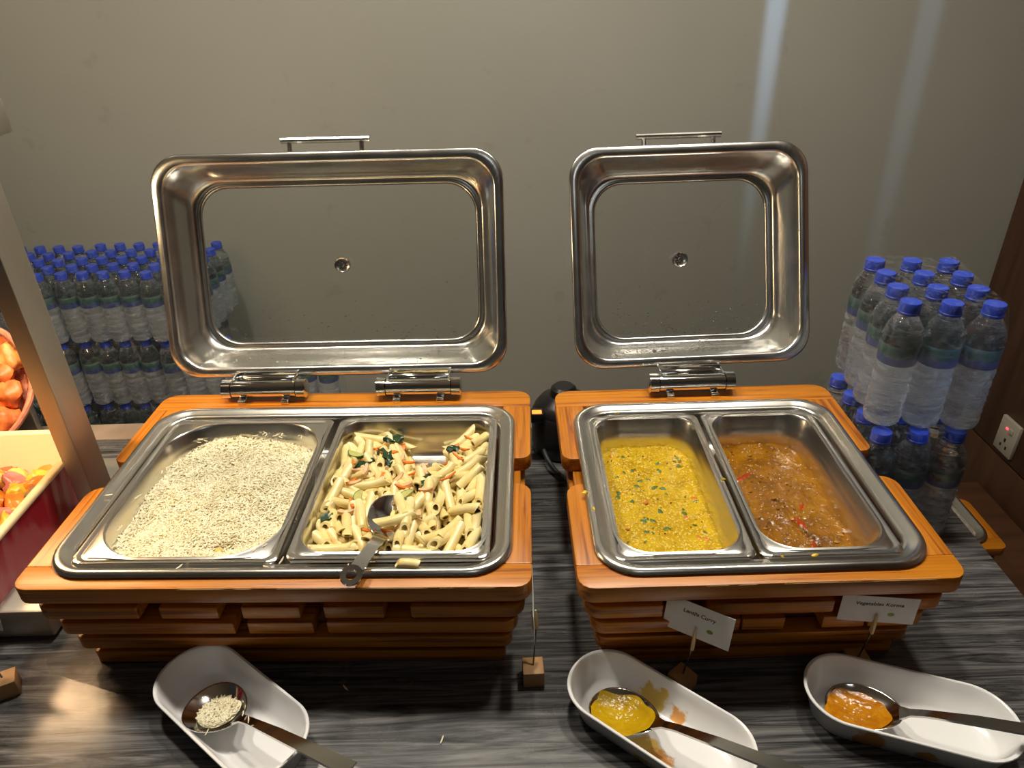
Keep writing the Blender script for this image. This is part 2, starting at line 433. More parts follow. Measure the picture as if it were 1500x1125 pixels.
def chafer(name, label, C, W, L1, L2, lidargs=None, hinges=(), z=0.0):
    D = .4706
    root = thing(name, label, 'chafing dish', (C[0], C[1], z), C[2], 'wooden chafing dishes on the buffet' if lidargs else None)
    hx, hy = W / 2, D / 2
    t0, t1, bv, r = TOPZ - .025, TOPZ, .0013, .026
    # top frame: two U-shaped halves with a gap at each side
    MB().box(-hx, hx, -hy, -.195, t0, t1, bv, (r, r, .002, .002)).obj('front_board', WX, root)
    MB().box(-hx, hx, .184, hy, t0, t1, bv, (.002, .002, r, r)).obj('back_board', WX, root)
    if lidargs:
        we = MB(); wx0, wx1 = -hx * .35, hx * .86; nw = 150; ringa, ringb = [], []
        V = []; F_ = []
        for k in range(nw + 1):
            x = wx0 + (wx1 - wx0) * k / nw
            q = max(.0003, .0075 * (nz(x * 38, 1.7) + .06) + .0032 * nz(x * 230, 4.2))
            V += [(x, -hy + .0013 + q, t1 + .00015), (x, -hy - .0002, t1 - .0012 - q * .5), (x, -hy + .0025, t1 - .002)]
        for k in range(nw):
            for a_, b_ in ((0, 1), (1, 2), (2, 0)): F_.append((k * 3 + a_, k * 3 + b_, k * 3 + 3 + b_, k * 3 + 3 + a_))
        we.add(V, F_).obj('worn_edge', PEGWOOD, root, smooth=None)
    for s in (-1, 1):
        xa, xb = sorted((s * hx, s * (hx - .046)))
        ra = (.002, .002, .022, .002) if s > 0 else (.002, .002, .002, .022)
        MB().box(xa, xb, -.195, -.030, t0, t1, bv, ra).obj('side_board', WY, root)
        ra = (.002, .016, .002, .002) if s > 0 else (.016, .002, .002, .002)
        MB().box(xa, xb, .032, .184, t0, t1, bv, ra).obj('side_board', WY, root)
        MB().box(s * (hx - .028) - .012, s * (hx - .028) + .012, -.03, .032, t0 - .0180, t0 + .002, .001).obj('bridge_block', WY, root)
    ins = .055
    for (q, a_) in (((-hx + ins, hx - ins, -hy + ins, -hy + ins + .012), WD), ((-hx + ins, hx - ins, hy - ins - .012, hy - ins), WD),
                    ((-hx + ins, -hx + ins + .012, -hy + ins + .012, hy - ins - .012), WD), ((hx - ins - .012, hx - ins, -hy + ins + .012, hy - ins - .012), WD)):
        MB().box(*q, .003, t0 - .001, .001).obj('liner_panel', a_, root)
    zs = [(.1163, .1372), (.0775, .0984), (.0388, .0597), (.0, .0209)]
    for k, (z0, z1) in enumerate(zs):
        i = .0095 * (k + 1); ax, ay = hx - i, hy - i; dp = ins - i; q = .020
        spl = {0: L1, 1: L2}.get(k) or [(-ax, ax)]
        for n_, (xa, xb) in enumerate(spl):
            rad = [.0015] * 4
            if n_ == 0: rad[0] = q
            if n_ == len(spl) - 1: rad[1] = q
            MB().box(xa, xb, -ay, -ay + dp, z0, z1, .002, rad).obj('front_slat', WX, root)
        MB().box(-ax, ax, ay - dp, ay, z0, z1, .002, (.0015, .0015, q, q)).obj('back_slat', WX, root)
        for s in (-1, 1):
            xa, xb = sorted((s * ax, s * (ax - dp)))
            MB().box(xa, xb, -ay + dp, ay - dp, z0, z1, .002, .0015).obj('side_slat', WY, root)
    # water pan with rolled rim
    tx, ya, yb = hx - .0255, -.219, .177
    prof = [(.001, .0005, .055), (-.0005, .004, .055), (.002, .0085, .054), (.006, .0095, .052), (.011, .0085, .049), (.015, .005, .046),
            (.020, .0045, .043), (.023, .003, .040), (.026, -.004, .038), (.030, -.050, .036), (.040, -.060, .03)]
    MB().loft([ring_at(rrect(-tx + a, tx - a, ya + a, yb - a, r_, 8), TOPZ + zz) for a, zz, r_ in prof], False, True).obj('water_pan', STEEL, root, smooth=50)
    for xh in hinges:
        M0 = Matrix.Translation((xh, .2185, TOPZ + .0205)) @ Matrix.Rotation(R(90), 4, 'Y')
        hb = MB().lathe([(.0155, -.056), (.0155, .056)], 20, True, True, M0).obj('hinge', CHROME, root)
        for s in (-1, 1):
            MB().lathe([(.0130, s * .056), (.0172, s * .0575), (.0172, s * .0725), (.0130, s * .0745)], 20, True, True, M0).obj('end_cap', CHROME, hb)
            MB().box(xh + s * .038 - .0065, xh + s * .038 + .0065, .196, .226, TOPZ - .0005, TOPZ + .0085, .001).obj('mounting_foot', CHROME, hb)
            MB().box(xh + s * .053 - .0015, xh + s * .053 + .0015, .214, .252, TOPZ + .012, TOPZ + .040, .0005).obj('hinge_arm', CHROME, hb)
        MB().box(xh - .053, xh + .053, .236, .2395, TOPZ + .014, TOPZ + .044, .0005).obj('back_plate', CHROME, hb)
    if lidargs: lid(root, *lidargs)
    return root


CH1 = chafer('chafing_dish', 'large wooden chafing dish with open glass lid holding rice and penne', C1, .6517,
             [(-.316, -.181), (-.152, -.077), (-.046, .029), (.060, .137), (.171, .316)], [(-.306, -.067), (-.049, .038), (.056, .306)],
             (.598, .382, -.0125, .249, .209, R(18.2), .0123, -.004, 130), (-.139, .132))
CH2 = chafer('chafing_dish', 'smaller wooden chafing dish with open glass lid holding two orange curries', C2, .4757,
             [(-.228, -.130), (-.074, .086), (.115, .228)], [(-.218, -.091), (-.082, -.025), (-.022, .033), (.082, .137), (.142, .218)],
             (.419, .384, .0118, .2617, .211, R(25.3), .0303, -.010, 420), (-.001,))


# food pans ---------------------------------------------------------------
def pan(label, C, rect, op, rop, zf, depth, tilt=0.0):
    cx, cy = (rect[0] + rect[1]) / 2, (rect[2] + rect[3]) / 2
    X0, X1, Y0, Y1 = rect[0] - cx, rect[1] - cx, rect[2] - cy, rect[3] - cy
    o0, o1, p0, p1 = op[0] - cx, op[1] - cx, op[2] - cy, op[3] - cy
    def fl(i, z, r=.012): return ring_at(rrect(X0 + i, X1 - i, Y0 + i, Y1 - i, r, 8), z)
    def inn(i, z, r): return ring_at(rrect(o0 + i, o1 - i, p0 + i, p1 - i, r, 8), z)
    d = depth
    rings = [fl(.0005, d - .006), fl(0, d - .002), fl(.0015, d), fl(.006, d), fl(.008, d - .0015), fl(.010, d - .0015), fl(.012, d),
             inn(-.004, d + .0002, rop + .003), inn(-.001, d + .001, rop), inn(.0015, d - .002, rop), inn(.003, d - .022, rop),
             inn(.006, d - .026, rop - .004), inn(.0095, d - .048, rop - .006), inn(.013, d - depth + .006, rop - .012), inn(.020, d - depth + .0012, rop - .016)]
    mb = MB().loft(rings, False, True)
    o = mb.obj('food_pan', STEEL, None, cw(C, (cx, cy, zf - depth)), (tilt, 0, C[2]), 50)
    return tag(o, label, 'food pan', 'stainless food pans set in the chafing dishes')


ZF = TOPZ + .0075
pan('stainless food pan with rounded opening full of white rice', C1, (-.268, .001, -.199, .138), (-.254, -.008, -.188, .124), .075, ZF, .068)
pan('slightly tilted stainless food pan full of penne pasta', C1, (.011, .272, -.198, .138), (.022, .266, -.184, .132), .040, ZF + .002, .066, R(-.5))
pan('narrow stainless food pan of yellow lentil curry', C2, (-.190, -.010, -.198, .138), (-.181, -.019, -.184, .133), .046, ZF, .095)
pan('narrow stainless food pan of brown-orange gravy', C2, (-.005, .177, -.198, .138), (.006, .166, -.184, .133), .046, ZF, .095)


def patch(rect, hfun, nr=40, nseg=12):
    """filled rounded rectangle as rings shrinking to the centre, z from hfun"""
    xs = [p[0] for p in rect]; ys = [p[1] for p in rect]
    cx, cy = (min(xs) + max(xs)) / 2, (min(ys) + max(ys)) / 2
    rings = []
    for k in range(nr + 1):
        s = 1 - k / nr * .992
        rings.append([(cx + (p[0] - cx) * s, cy + (p[1] - cy) * s, hfun(cx + (p[0] - cx) * s, cy + (p[1] - cy) * s)) for p in rect])
    return MB().loft(rings, False, True)


def dense(rect, m=4):
    out = []
    for i, p in enumerate(rect):
        q = rect[(i + 1) % len(rect)]
        n = max(1, int(math.hypot(q[0] - p[0], q[1] - p[1]) / .004))
        for k in range(n):
            out.append((p[0] + (q[0] - p[0]) * k / n, p[1] + (q[1] - p[1]) * k / n))
    return out


# rice ---------------------------------------------------------------------
m, nt, b = newmat('cooked_rice'); RICE = m
nn = noise_tex(nt, coords(nt), 35, 3); rp = ramp(nt, [(.35, (.78, .71, .47)), (.65, (.90, .84, .62))]); nt.links.new(nn.outputs[0], rp.inputs[0]); nt.links.new(rp.outputs[0], b.inputs['Base Color'])
b.inputs['Roughness'].default_value = .45; b.inputs['Subsurface Weight'].default_value = .0


def grain_template(L=.0100, r=.00105):
    n = 5; V = [(-L / 2, 0, 0)]
    for (x, s) in ((-.36, .75), (0, 1.0), (.36, .75)):
        for k in range(n):
            a = 2 * math.pi * k / n
            V.append((x * L, r * s * math.cos(a), r * s * math.sin(a) + .12 * L * (x * x * 4)))
    V.append((L / 2, 0, .10 * L))
    F = [(0, 1 + (k + 1) % n, 1 + k) for k in range(n)]
    for j in range(2):
        for k in range(n):
            F.append((1 + j * n + k, 1 + j * n + (k + 1) % n, 1 + (j + 1) * n + (k + 1) % n, 1 + (j + 1) * n + k))
    F += [(len(V) - 1, 1 + 2 * n + k, 1 + 2 * n + (k + 1) % n) for k in range(n)]
    return np.array(V), F


def grains(P, yaw, pit, sc, T, F):
    """one mesh of many grains; P (n,3)"""
    n = len(P); V = np.repeat(T[None], n, 0) * sc[:, None, None]
    c, s = np.cos(pit), np.sin(pit)
    x = V[..., 0] * c[:, None] - V[..., 2] * s[:, None]; z = V[..., 0] * s[:, None] + V[..., 2] * c[:, None]; y = V[..., 1]
    c, s = np.cos(yaw), np.sin(yaw)
    X = x * c[:, None] - y * s[:, None]; Y = x * s[:, None] + y * c[:, None]
    V = np.stack([X, Y, z], -1) + P[:, None, :]
    nv = T.shape[0]
    faces = [tuple(i + k * nv for i in f) for k in range(n) for f in F]
    return V.reshape(-1, 3).tolist(), faces


RCX, RCY = -.131, -.030


def rice_h(x, y):
    h = .158 + .012 * nz(x * 9, y * 9, 3) + .004 * nz(x * 30, y * 30, 5)
    h -= .020 * math.exp(-(((x + .103) / .030) ** 2 + ((y + .135) / .014) ** 2))
    h += .006 * math.exp(-(((x + .10) / .09) ** 2 + ((y - .02) / .1) ** 2))
    return h


rect = rrect(-.246, -.016, -.180, .114, .066, 8)
mb = patch(dense(rect), lambda x, y: rice_h(x, y) - .0020, 30)
N = 14000; P = []
Rx0, Rx1, Ry0, Ry1, rr_ = -.246, -.016, -.180, .114, .066
while len(P) < N:
    x, y = rng.uniform(Rx0, Rx1), rng.uniform(Ry0, Ry1)
    dx = max(Rx0 + rr_ - x, x - Rx1 + rr_, 0); dy = max(Ry0 + rr_ - y, y - Ry1 + rr_, 0)
    if dx * dx + dy * dy > rr_ * rr_: continue
    P.append((x, y, rice_h(x, y) + rng.uniform(-.0018, .0016)))
for (gx, gy, gz_) in ((-.236, .03, .172), (-.243, -.04, .176), (-.247, -.11, .172), (-.21, .10, .174), (-.12, .118, .176), (-.09, .120, .175), (-.045, .112, .176)):
    for k in range(4):
        P.append((gx + rng.normal(0, .006), gy + rng.normal(0, .005), gz_ - .004 + rng.normal(0, .002)))
# stray grains on the pan flange and rim
for (gx, gy, gz_) in ((-.033, -.176, ZF + .001), (-.022, -.168, ZF + .001), (-.281, -.062, ZF + .002), (-.118, -.2085, TOPZ + .0105), (.008, -.196, ZF + .001), (-.010, -.205, TOPZ + .007)):
    P.append((gx, gy, gz_))
P = np.array(P); n = len(P)
T, F = grain_template()
V, FF = grains(P, rng.uniform(0, 2 * np.pi, n), rng.normal(0, .26, n), rng.uniform(.85, 1.2, n), T, F)
mb.add(V, FF)
tag(mb.obj('steamed_rice', RICE, None, (C1[0], C1[1], 0), (0, 0, C1[2])), 'steamed white rice filling the rounded food pan', 'rice', kind='stuff')
m_bit = plain('yellow_bit', (.78, .50, .08), .5, var=.2)
bl = MB().lathe([(.002, -.003), (.006, -.001), (.005, .003), (.002, .005)], 9)
tag(bl.obj('potato_bit', m_bit, None, cw(C1, (-.105, -.134, .146)), (0.4, .3, .2)), 'small yellow bit in the hollow of the rice', 'food bit')

# ------------------------------------------------------------------ curries
def curry_mat(name, c0, c1, c2, rough, vs):
    m, nt, b = newmat(name)
    n = noise_tex(nt, coords(nt), vs, 5, .6, .4); rp = ramp(nt, [(.3, c0), (.5, c1), (.72, c2)]); nt.links.new(n.outputs[0], rp.inputs[0])
    nt.links.new(rp.outputs[0], b.inputs['Base Color']); b.inputs['Roughness'].default_value = rough
    n2 = noise_tex(nt, coords(nt), 230, 3); bump(nt, b, n2.outputs[0], .4, .002)
    return m


DAL = curry_mat('lentil_curry_sauce', (.36, .205, .002), (.50, .30, .004), (.59, .39, .009), .2, 30)
LENTIL = plain('lentil', (.57, .37, .010), .3, var=.15, vscale=60)
GRAVY = curry_mat('brown_orange_gravy', (.14, .050, .002), (.25, .096, .003), (.33, .145, .006), .22, 26)
HERB = plain('chopped_coriander', (.07, .125, .008), .5, var=.3, vscale=80)
SEED = plain('mustard_seed', (.02, .010, .006), .35, var=.2)
TOMATO = plain('tomato_piece', (.58, .15, .015), .3, var=.25, vscale=60)
OIL = plain('red_oil', (.36, .035, .004), .1, var=.2, vscale=60)
ZC = .134


def dal_h(x, y): return ZC + .0022 * nz(x * 22, y * 22, 1) + .0012 * nz(x * 90, y * 90, 2)


rect = rrect(-.1725, -.0285, -.1755, .1245, .037, 8)
dal = patch(dense(rect), dal_h, 70).obj('lentil_curry', DAL, None, (C2[0], C2[1], 0), (0, 0, C2[2]), 80)
tag(dal, 'yellow lentil curry with chopped herbs and seeds in narrow pan', 'curry')
# lentils half sunk in the sauce
n = 5600; P = np.stack([rng.uniform(-.172, -.029, n), rng.uniform(-.175, .124, n), np.zeros(n)], 1)
P = np.array([(x, y, dal_h(x, y) - .0003 + rng.uniform(-.0012, .0006)) for x, y, _ in P if max(-.1355 - x, x + .0655, 0) ** 2 + max(-.1385 - y, y - .0875, 0) ** 2 < .0365 ** 2])
LT = []; LF = []
for j, (r_, z_) in enumerate(((.0011, -.0007), (.0023, 0), (.0011, .0007))):
    for k in range(6): LT.append((r_ * math.cos(k * math.pi / 3), r_ * math.sin(k * math.pi / 3), z_))
for j in range(2):
    for k in range(6): LF.append((j * 6 + k, j * 6 + (k + 1) % 6, (j + 1) * 6 + (k + 1) % 6, (j + 1) * 6 + k))
LF.append(tuple(range(12, 18)))
n = len(P)
V, FF = grains(P, rng.uniform(0, 6.28, n), rng.normal(0, .3, n), rng.uniform(.7, 1.1, n), np.array(LT), LF)
tag(MB().add(V, FF).obj('lentils', LENTIL, dal, smooth=80), kind='stuff')


def bits(parent, name, mat, n, size, xr, yr, hf, flat=.3, seed=1):
    rd = random.Random(seed); meshes = []
    for v in range(3):
        b_ = MB(); k_ = 7
        rs = [size * rd.uniform(.6, 1.2) for _ in range(k_)]
        b_.loft([[(rs[k] * s * math.cos(2 * math.pi * k / k_), rs[k] * s * .7 * math.sin(2 * math.pi * k / k_), z * size * flat) for k in range(k_)] for s, z in ((.75, -.6), (1, 0), (.7, .6))])
        meshes.append(make_mesh(name, b_.v, b_.f, mat, 60))
    for i in range(n):
        x, y = rd.uniform(*xr), rd.uniform(*yr)
        o = obj(name, meshes[i % 3], parent, (x, y, hf(x, y) + size * flat * .45), (rd.uniform(-.3, .3), rd.uniform(-.3, .3), rd.uniform(0, 6.28)))
        s = rd.uniform(.6, 1.25); o.scale = (s, s, s)


XR, YR = (-.160, -.040), (-.155, .105)
bits(dal, 'coriander_leaf', HERB, 40, .0052, XR, YR, dal_h, .16, 3)
bits(dal, 'mustard_seed', SEED, 34, .0014, XR, YR, dal_h, .9, 4)
bits(dal, 'tomato_piece', TOMATO, 11, .0065, XR, YR, dal_h, .12, 5)


def gravy_h(x, y):
    h = ZC + .004 * nz(x * 16, y * 16, 7) + .0030 * nz(x * 45, y * 30, 8) + .0016 * nz(x * 110, y * 110, 9)
    cr = abs((x - .098) + .25 * (y + .10) + .010 * nz(x * 20, y * 30, 4))
    if y < -.02: h -= .006 * math.exp(-(cr / .003) ** 2)
    edge = max(0, (x - .115) / .04)
    return h - .004 * edge * edge


rect = rrect(.0145, .1560, -.1755, .1245, .037, 8)
gr = patch(dense(rect), gravy_h, 80).obj('vegetable_gravy', GRAVY, None, (C2[0], C2[1], 0), (0, 0, C2[2]), 80)
tag(gr, 'thick brown-orange gravy curry with red oil in narrow pan', 'curry')
for (x, y, s, a) in ((.047, .035, 1.0, .5), (.095, -.075, .9, 1.9), (.098, -.12, .8, 1.3), (.110, -.04, .6, 1.0)):
    b_ = MB(); k_ = 14
    rs = [.018 * s * (1 + .35 * math.sin(3 * q + x * 90)) for q in range(k_)]
    def pt(k, t, dz):
        px = x + math.cos(a) * rs[k] * t * math.cos(2 * math.pi * k / k_) - math.sin(a) * rs[k] * t * .28 * math.sin(2 * math.pi * k / k_)
        py = y + math.sin(a) * rs[k] * t * math.cos(2 * math.pi * k / k_) + math.cos(a) * rs[k] * t * .28 * math.sin(2 * math.pi * k / k_)
        return (px, py, gravy_h(px, py) + dz)
    b_.loft([[pt(k, t, dz) for k in range(k_)] for t, dz in ((1, -.0006), (.8, .0005), (.4, .0008))], False, True)
    b_.obj('oil_streak', OIL, gr, smooth=80)
n = 1500; P = np.stack([rng.uniform(.018, .153, n), rng.uniform(-.172, .121, n)], 1)
P = np.array([(x, y, gravy_h(x, y) - .0006 + rng.uniform(-.0012, .0006)) for x, y in P if max(.0515 - x, x - .119, 0) ** 2 + max(-.1385 - y, y - .0875, 0) ** 2 < .034 ** 2]); n = len(P)
V, FF = grains(P, rng.uniform(0, 6.28, n), rng.normal(0, .4, n), rng.uniform(.7, 1.7, n), np.array(LT) * np.array([1, .8, 1.2]), LF)
tag(MB().add(V, FF).obj('minced_vegetables', GRAVY, gr, smooth=80), kind='stuff')
CHUNKG = plain('gravy_vegetable', (.34, .15, .012), .2, var=.3, vscale=50)
bits(gr, 'vegetable_piece', CHUNKG, 26, .0055, (.03, .145), (-.15, .10), gravy_h, .25, 8)
# splashes of curry on the steel rims
SPL = plain('yellow_splash', (.72, .46, .03), .3, var=.2, vscale=60)
for (x, y, z_, s) in ((-.213, -.062, TOPZ + .0095, .007), (-.205, -.098, TOPZ + .0095, .005), (-.137, .150, TOPZ + .005, .004), (-.012, -.040, ZF + .0015, .004), (.062, -.1975, ZF + .0005, .006), (.020, -.1985, ZF, .003)):
    b_ = MB(); k_ = 9; rd = random.Random(int(abs(x) * 9999)); rs = [s * rd.uniform(.5, 1.1) for _ in range(k_)]
    b_.loft([[(rs[k] * t * math.cos(2 * math.pi * k / k_), rs[k] * t * .6 * math.sin(2 * math.pi * k / k_), zz) for k in range(k_)] for t, zz in ((1, 0), (.8, .0012), (.3, .002))])
    tag(b_.obj('curry_splash', SPL, None, cw(C2, (x, y, z_)), (0, 0, rd.uniform(0, 3))), 'dried yellow curry splash on the steel rim of a pan', 'splash', 'curry splashes on the pan rims')

# ------------------------------------------------------------------ penne pasta
m, nt, b = newmat('creamy_penne'); PASTA = m
n_ = noise_tex(nt, coords(nt), 45, 3); rp = ramp(nt, [(.3, (.80, .62, .22)), (.6, (.88, .74, .36)), (.8, (.90, .80, .48))]); nt.links.new(n_.outputs[0], rp.inputs[0]); nt.links.new(rp.outputs[0], b.inputs['Base Color'])
b.inputs['Roughness'].default_value = .32
bump(nt, b, noise_tex(nt, coords(nt), 200, 2).outputs[0], .25, .001)
SAUCE = plain('cream_sauce', (.66, .50, .24), .3, var=.2, vscale=40, bmp=.3)
CARROT = plain('carrot', (.80, .20, .015), .4, var=.25, vscale=60)
SPINACH = plain('spinach', (.018, .050, .015), .35, var=.4, vscale=60, bmp=.4)
COURG = plain('courgette_flesh', (.52, .50, .16), .35, var=.15, vscale=60)
COURGSKIN = plain('courgette_skin', (.07, .16, .02), .35, var=.3, vscale=60)
SHRIMPM = plain('pink_meat', (.80, .50, .26), .4, var=.2, vscale=60)


def penne_mesh(L, r, bend, slant):
    n = 12; mb = MB(); outer = []; inner = []
    for j in range(7):
        t = j / 6 - .5
        ro, ri = [], []
        for k in range(n):
            a = 2 * math.pi * k / n
            for lst, q in ((ro, r * (1 + .05 * (k % 2))), (ri, r * .62)):
                xx = t * L + slant * q * math.cos(a) * (1 if abs(t) > .4 else .6 if abs(t) > .25 else .2)
                lst.append((xx, q * math.sin(a), q * math.cos(a) + bend * (t * t * 4)))
        outer.append(ro); inner.append(ri)
    mb.loft(outer, False, False); mb.loft([inner[0], outer[0]], False, False); mb.loft([outer[-1], inner[-1]], False, False)
    mb.loft(list(reversed(inner[:3])), False, False); mb.loft(list(reversed(inner[-3:])), False, False)
    return make_mesh('penne', mb.v, mb.f, PASTA, 50)


PEN = [penne_mesh(.052, .0068, .002, 1.0), penne_mesh(.048, .0070, -.002, 1.1), penne_mesh(.055, .0066, .003, -1.0), penne_mesh(.050, .0069, .0, .9)]


def pasta_target(x, y):
    """how high the pile may reach, chafing-dish coordinates"""
    h = .182 - .10 * max(0, y - .02)
    h -= .075 * math.exp(-(((x - .160) / .038) ** 2 + ((y - .082) / .052) ** 2))      # scooped-out hollow at the back
    if y > .112: h -= .03
    return h


PX0, PX1, PY0, PY1, PZ = .032, .256, -.176, .116, .1285
G = .002
nx_, ny_ = int((PX1 - PX0) / G) + 24, int((PY1 - PY0) / G) + 24


def hollow(x, y): return math.exp(-(((x - .160) / .036) ** 2 + ((y - .085) / .050) ** 2))


def sauce_h(x, y): return max(PZ - .006, PZ + .022 - .045 * hollow(x, y) - .25 * max(0, y - .06))


HM = np.array([[sauce_h(PX0 - 12 * G + i * G, PY0 - 12 * G + j * G) for j in range(ny_)] for i in range(nx_)])
mb = patch(dense(rrect(PX0 + .002, PX1 - .002, PY0, PY1, .03, 8)), lambda x, y: sauce_h(x, y) + .001 * nz(x * 60, y * 60), 26)
sauce = mb.obj('cream_sauce', SAUCE, None, (C1[0], C1[1], 0), (0, 0, C1[2]))
tag(sauce, 'pale cream sauce beneath the penne in the tilted pan', 'sauce', kind='stuff')


def drop(cx, cy, yaw, L, r):
    """rest height of both halves of a rod on the height map; returns mid z, pitch, end cells"""
    pts = []
    for t in np.linspace(-.5, .5, 13):
        for s in (-.6, 0, .6):
            x = cx + t * L * math.cos(yaw) - s * r * math.sin(yaw); y = cy + t * L * math.sin(yaw) + s * r * math.cos(yaw)
            pts.append((t, s, x, y, int(round((x - PX0) / G)) + 12, int(round((y - PY0) / G)) + 12))
    if any(p[4] < 0 or p[5] < 0 or p[4] >= nx_ or p[5] >= ny_ for p in pts): return None
    ha = max(HM[p[4], p[5]] for p in pts if p[0] <= -.1); hb = max(HM[p[4], p[5]] for p in pts if p[0] >= .1); hm = max(HM[p[4], p[5]] for p in pts if abs(p[0]) < .2)
    sl = max(-.35, min(.35, (hb - ha) / (L * .6)))
    z = max(hm, (ha + hb) / 2) + r * .72
    return z, math.atan(sl), pts


def stamp(d, L, r):
    z, pit, pts = d
    for t, s, x, y, i, j in pts:
        zz = z + t * L * math.tan(pit) + r * (.55 if s else .85)
        if zz > HM[i, j]: HM[i, j] = zz


GP = 'penne tubes in the pasta pan'
rd = random.Random(21)
count = 0
for it in range(300):
    best = None
    for tr_ in range(16):
        x_c = rd.uniform(PX0, PX1)
        yaw = rd.gauss(R(118) if x_c < .15 else R(70), R(26)) if rd.random() < .8 else rd.uniform(0, math.pi)
        L = .051; hx_, hy_ = abs(math.cos(yaw)) * L / 2 + .007, abs(math.sin(yaw)) * L / 2 + .007
        x, y = min(max(x_c, PX0 + hx_ - .004), PX1 - hx_ + .004), rd.uniform(PY0 + hy_ - .004, PY1 - hy_ + .012)
        if hollow(x, y) > .42: continue
        d = drop(x, y, yaw, L, .0068)
        if d is None: continue
        gap = pasta_target(x, y) - d[0]
        if gap < 0: continue
        if best is None or gap > best[0]: best = (gap, x, y, yaw, d)
    if best is None: continue
    gap, x, y, yaw, d = best
    stamp(d, .051, .0068)
    o = obj('penne', PEN[it % 4], None)
    M = Matrix.Translation(cw(C1, (x, y, d[0]))) @ Matrix.Rotation(yaw + C1[2] + (math.pi if rd.random() < .5 else 0), 4, 'Z')
    M = Matrix.Translation(cw(C1, (x, y, d[0]))) @ Matrix.Rotation(yaw + C1[2], 4, 'Z') @ Matrix.Rotation(-d[1], 4, 'Y') @ Matrix.Rotation(rd.uniform(-.9, .9), 4, 'X')
    o.matrix_world = M
    tag(o, 'creamy penne tube in the pile filling the tilted food pan', 'pasta', GP); count += 1


def strip_mesh(name, L, wd, th, mat, curl, taper=.5):
    mb = MB(); rings = []
    for j in range(7):
        t = j / 6 - .5; ww = wd * (1 - taper * (2 * t) ** 2); zc = curl * (t * t * 4)
        rings.append([(t * L, -ww, zc - th), (t * L, ww, zc - th), (t * L, ww * .8, zc + th), (t * L, -ww * .8, zc + th)])
    mb.loft(rings)
    return make_mesh(name, mb.v, mb.f, mat, 40)


def leaf_mesh(name, L, wd, mat, seed):
    rdd = random.Random(seed); mb = MB(); V = []; F = []
    nu, nv = 8, 5
    for s_ in (1, -1):
        base = len(V)
        for i in range(nu):
            for j in range(nv):
                t = i / (nu - 1) - .5; q = j / (nv - 1) - .5
                ww = wd * math.cos(t * 2.6) * (1 + .2 * math.sin(i * 2.3 + seed))
                V.append((t * L, q * ww, .0035 * math.sin(t * 14 + q * 9 + seed) + .0006 * s_))
        for i in range(nu - 1):
            for j in range(nv - 1):
                f = (base + i * nv + j, base + (i + 1) * nv + j, base + (i + 1) * nv + j + 1, base + i * nv + j + 1)
                F.append(f if s_ > 0 else f[::-1])
    return make_mesh(name, V, F, mat, 80)


def top_item(name, mesh, x, y, yaw, L, r, label, cat, group, lift=0.0, roll=0.0):
    d = drop(x, y, yaw, L * .7, r)
    if d is None: return None
    o = obj(name, mesh, None)
    o.matrix_world = Matrix.Translation(cw(C1, (x, y, d[0] - r * .45 + lift))) @ Matrix.Rotation(yaw + C1[2], 4, 'Z') @ Matrix.Rotation(-d[1], 4, 'Y') @ Matrix.Rotation(roll, 4, 'X')
    return tag(o, label, cat, group)


CM = [strip_mesh('carrot_strip', .024, .0028, .0012, CARROT, .002), strip_mesh('carrot_strip', .018, .0048, .0010, CARROT, -.002), strip_mesh('carrot_strip', .028, .0020, .0010, CARROT, .003)]
SM = [leaf_mesh('spinach_leaf', .034, .020, SPINACH, 1), leaf_mesh('spinach_leaf', .026, .016, SPINACH, 2)]
MM = strip_mesh('meat_shred', .022, .0040, .0022, SHRIMPM, .002)
spots_c = [(.085, .075), (.112, .052), (.070, .030), (.060, .005), (.118, .095), (.150, .012), (.135, .030), (.205, .088), (.230, .096), (.222, .060), (.195, .045), (.215, .030),
           (.140, -.045), (.105, -.012), (.090, .048), (.075, -.085), (.052, -.065), (.128, -.138), (.110, -.140), (.170, -.060), (.205, -.030), (.062, -.03)]
for i, (x, y) in enumerate(spots_c):
    top_item('carrot_strip', CM[i % 3], x, y, rd.uniform(0, 3.14), .028, .003, 'orange carrot strip lying among the penne', 'carrot', 'carrot strips in the pasta')
for i, (x, y, a) in enumerate(((.103, .100, .3), (.112, .022, 2.0), (.100, .040, 2.4), (.205, .052, .8), (.168, -.022, 1.2), (.043, -.105, 1.4), (.072, .018, .2))):
    top_item('spinach_leaf', SM[i % 2], x, y, a, .026, .004, 'dark green spinach leaf among the penne', 'spinach', 'spinach leaves in the pasta')
for i in range(16):
    top_item('meat_shred', MM, rd.uniform(.05, .24), rd.uniform(-.14, .07), rd.uniform(0, 3.14), .020, .003, 'pinkish meat shred lying among the penne', 'meat', 'meat shreds in the pasta')
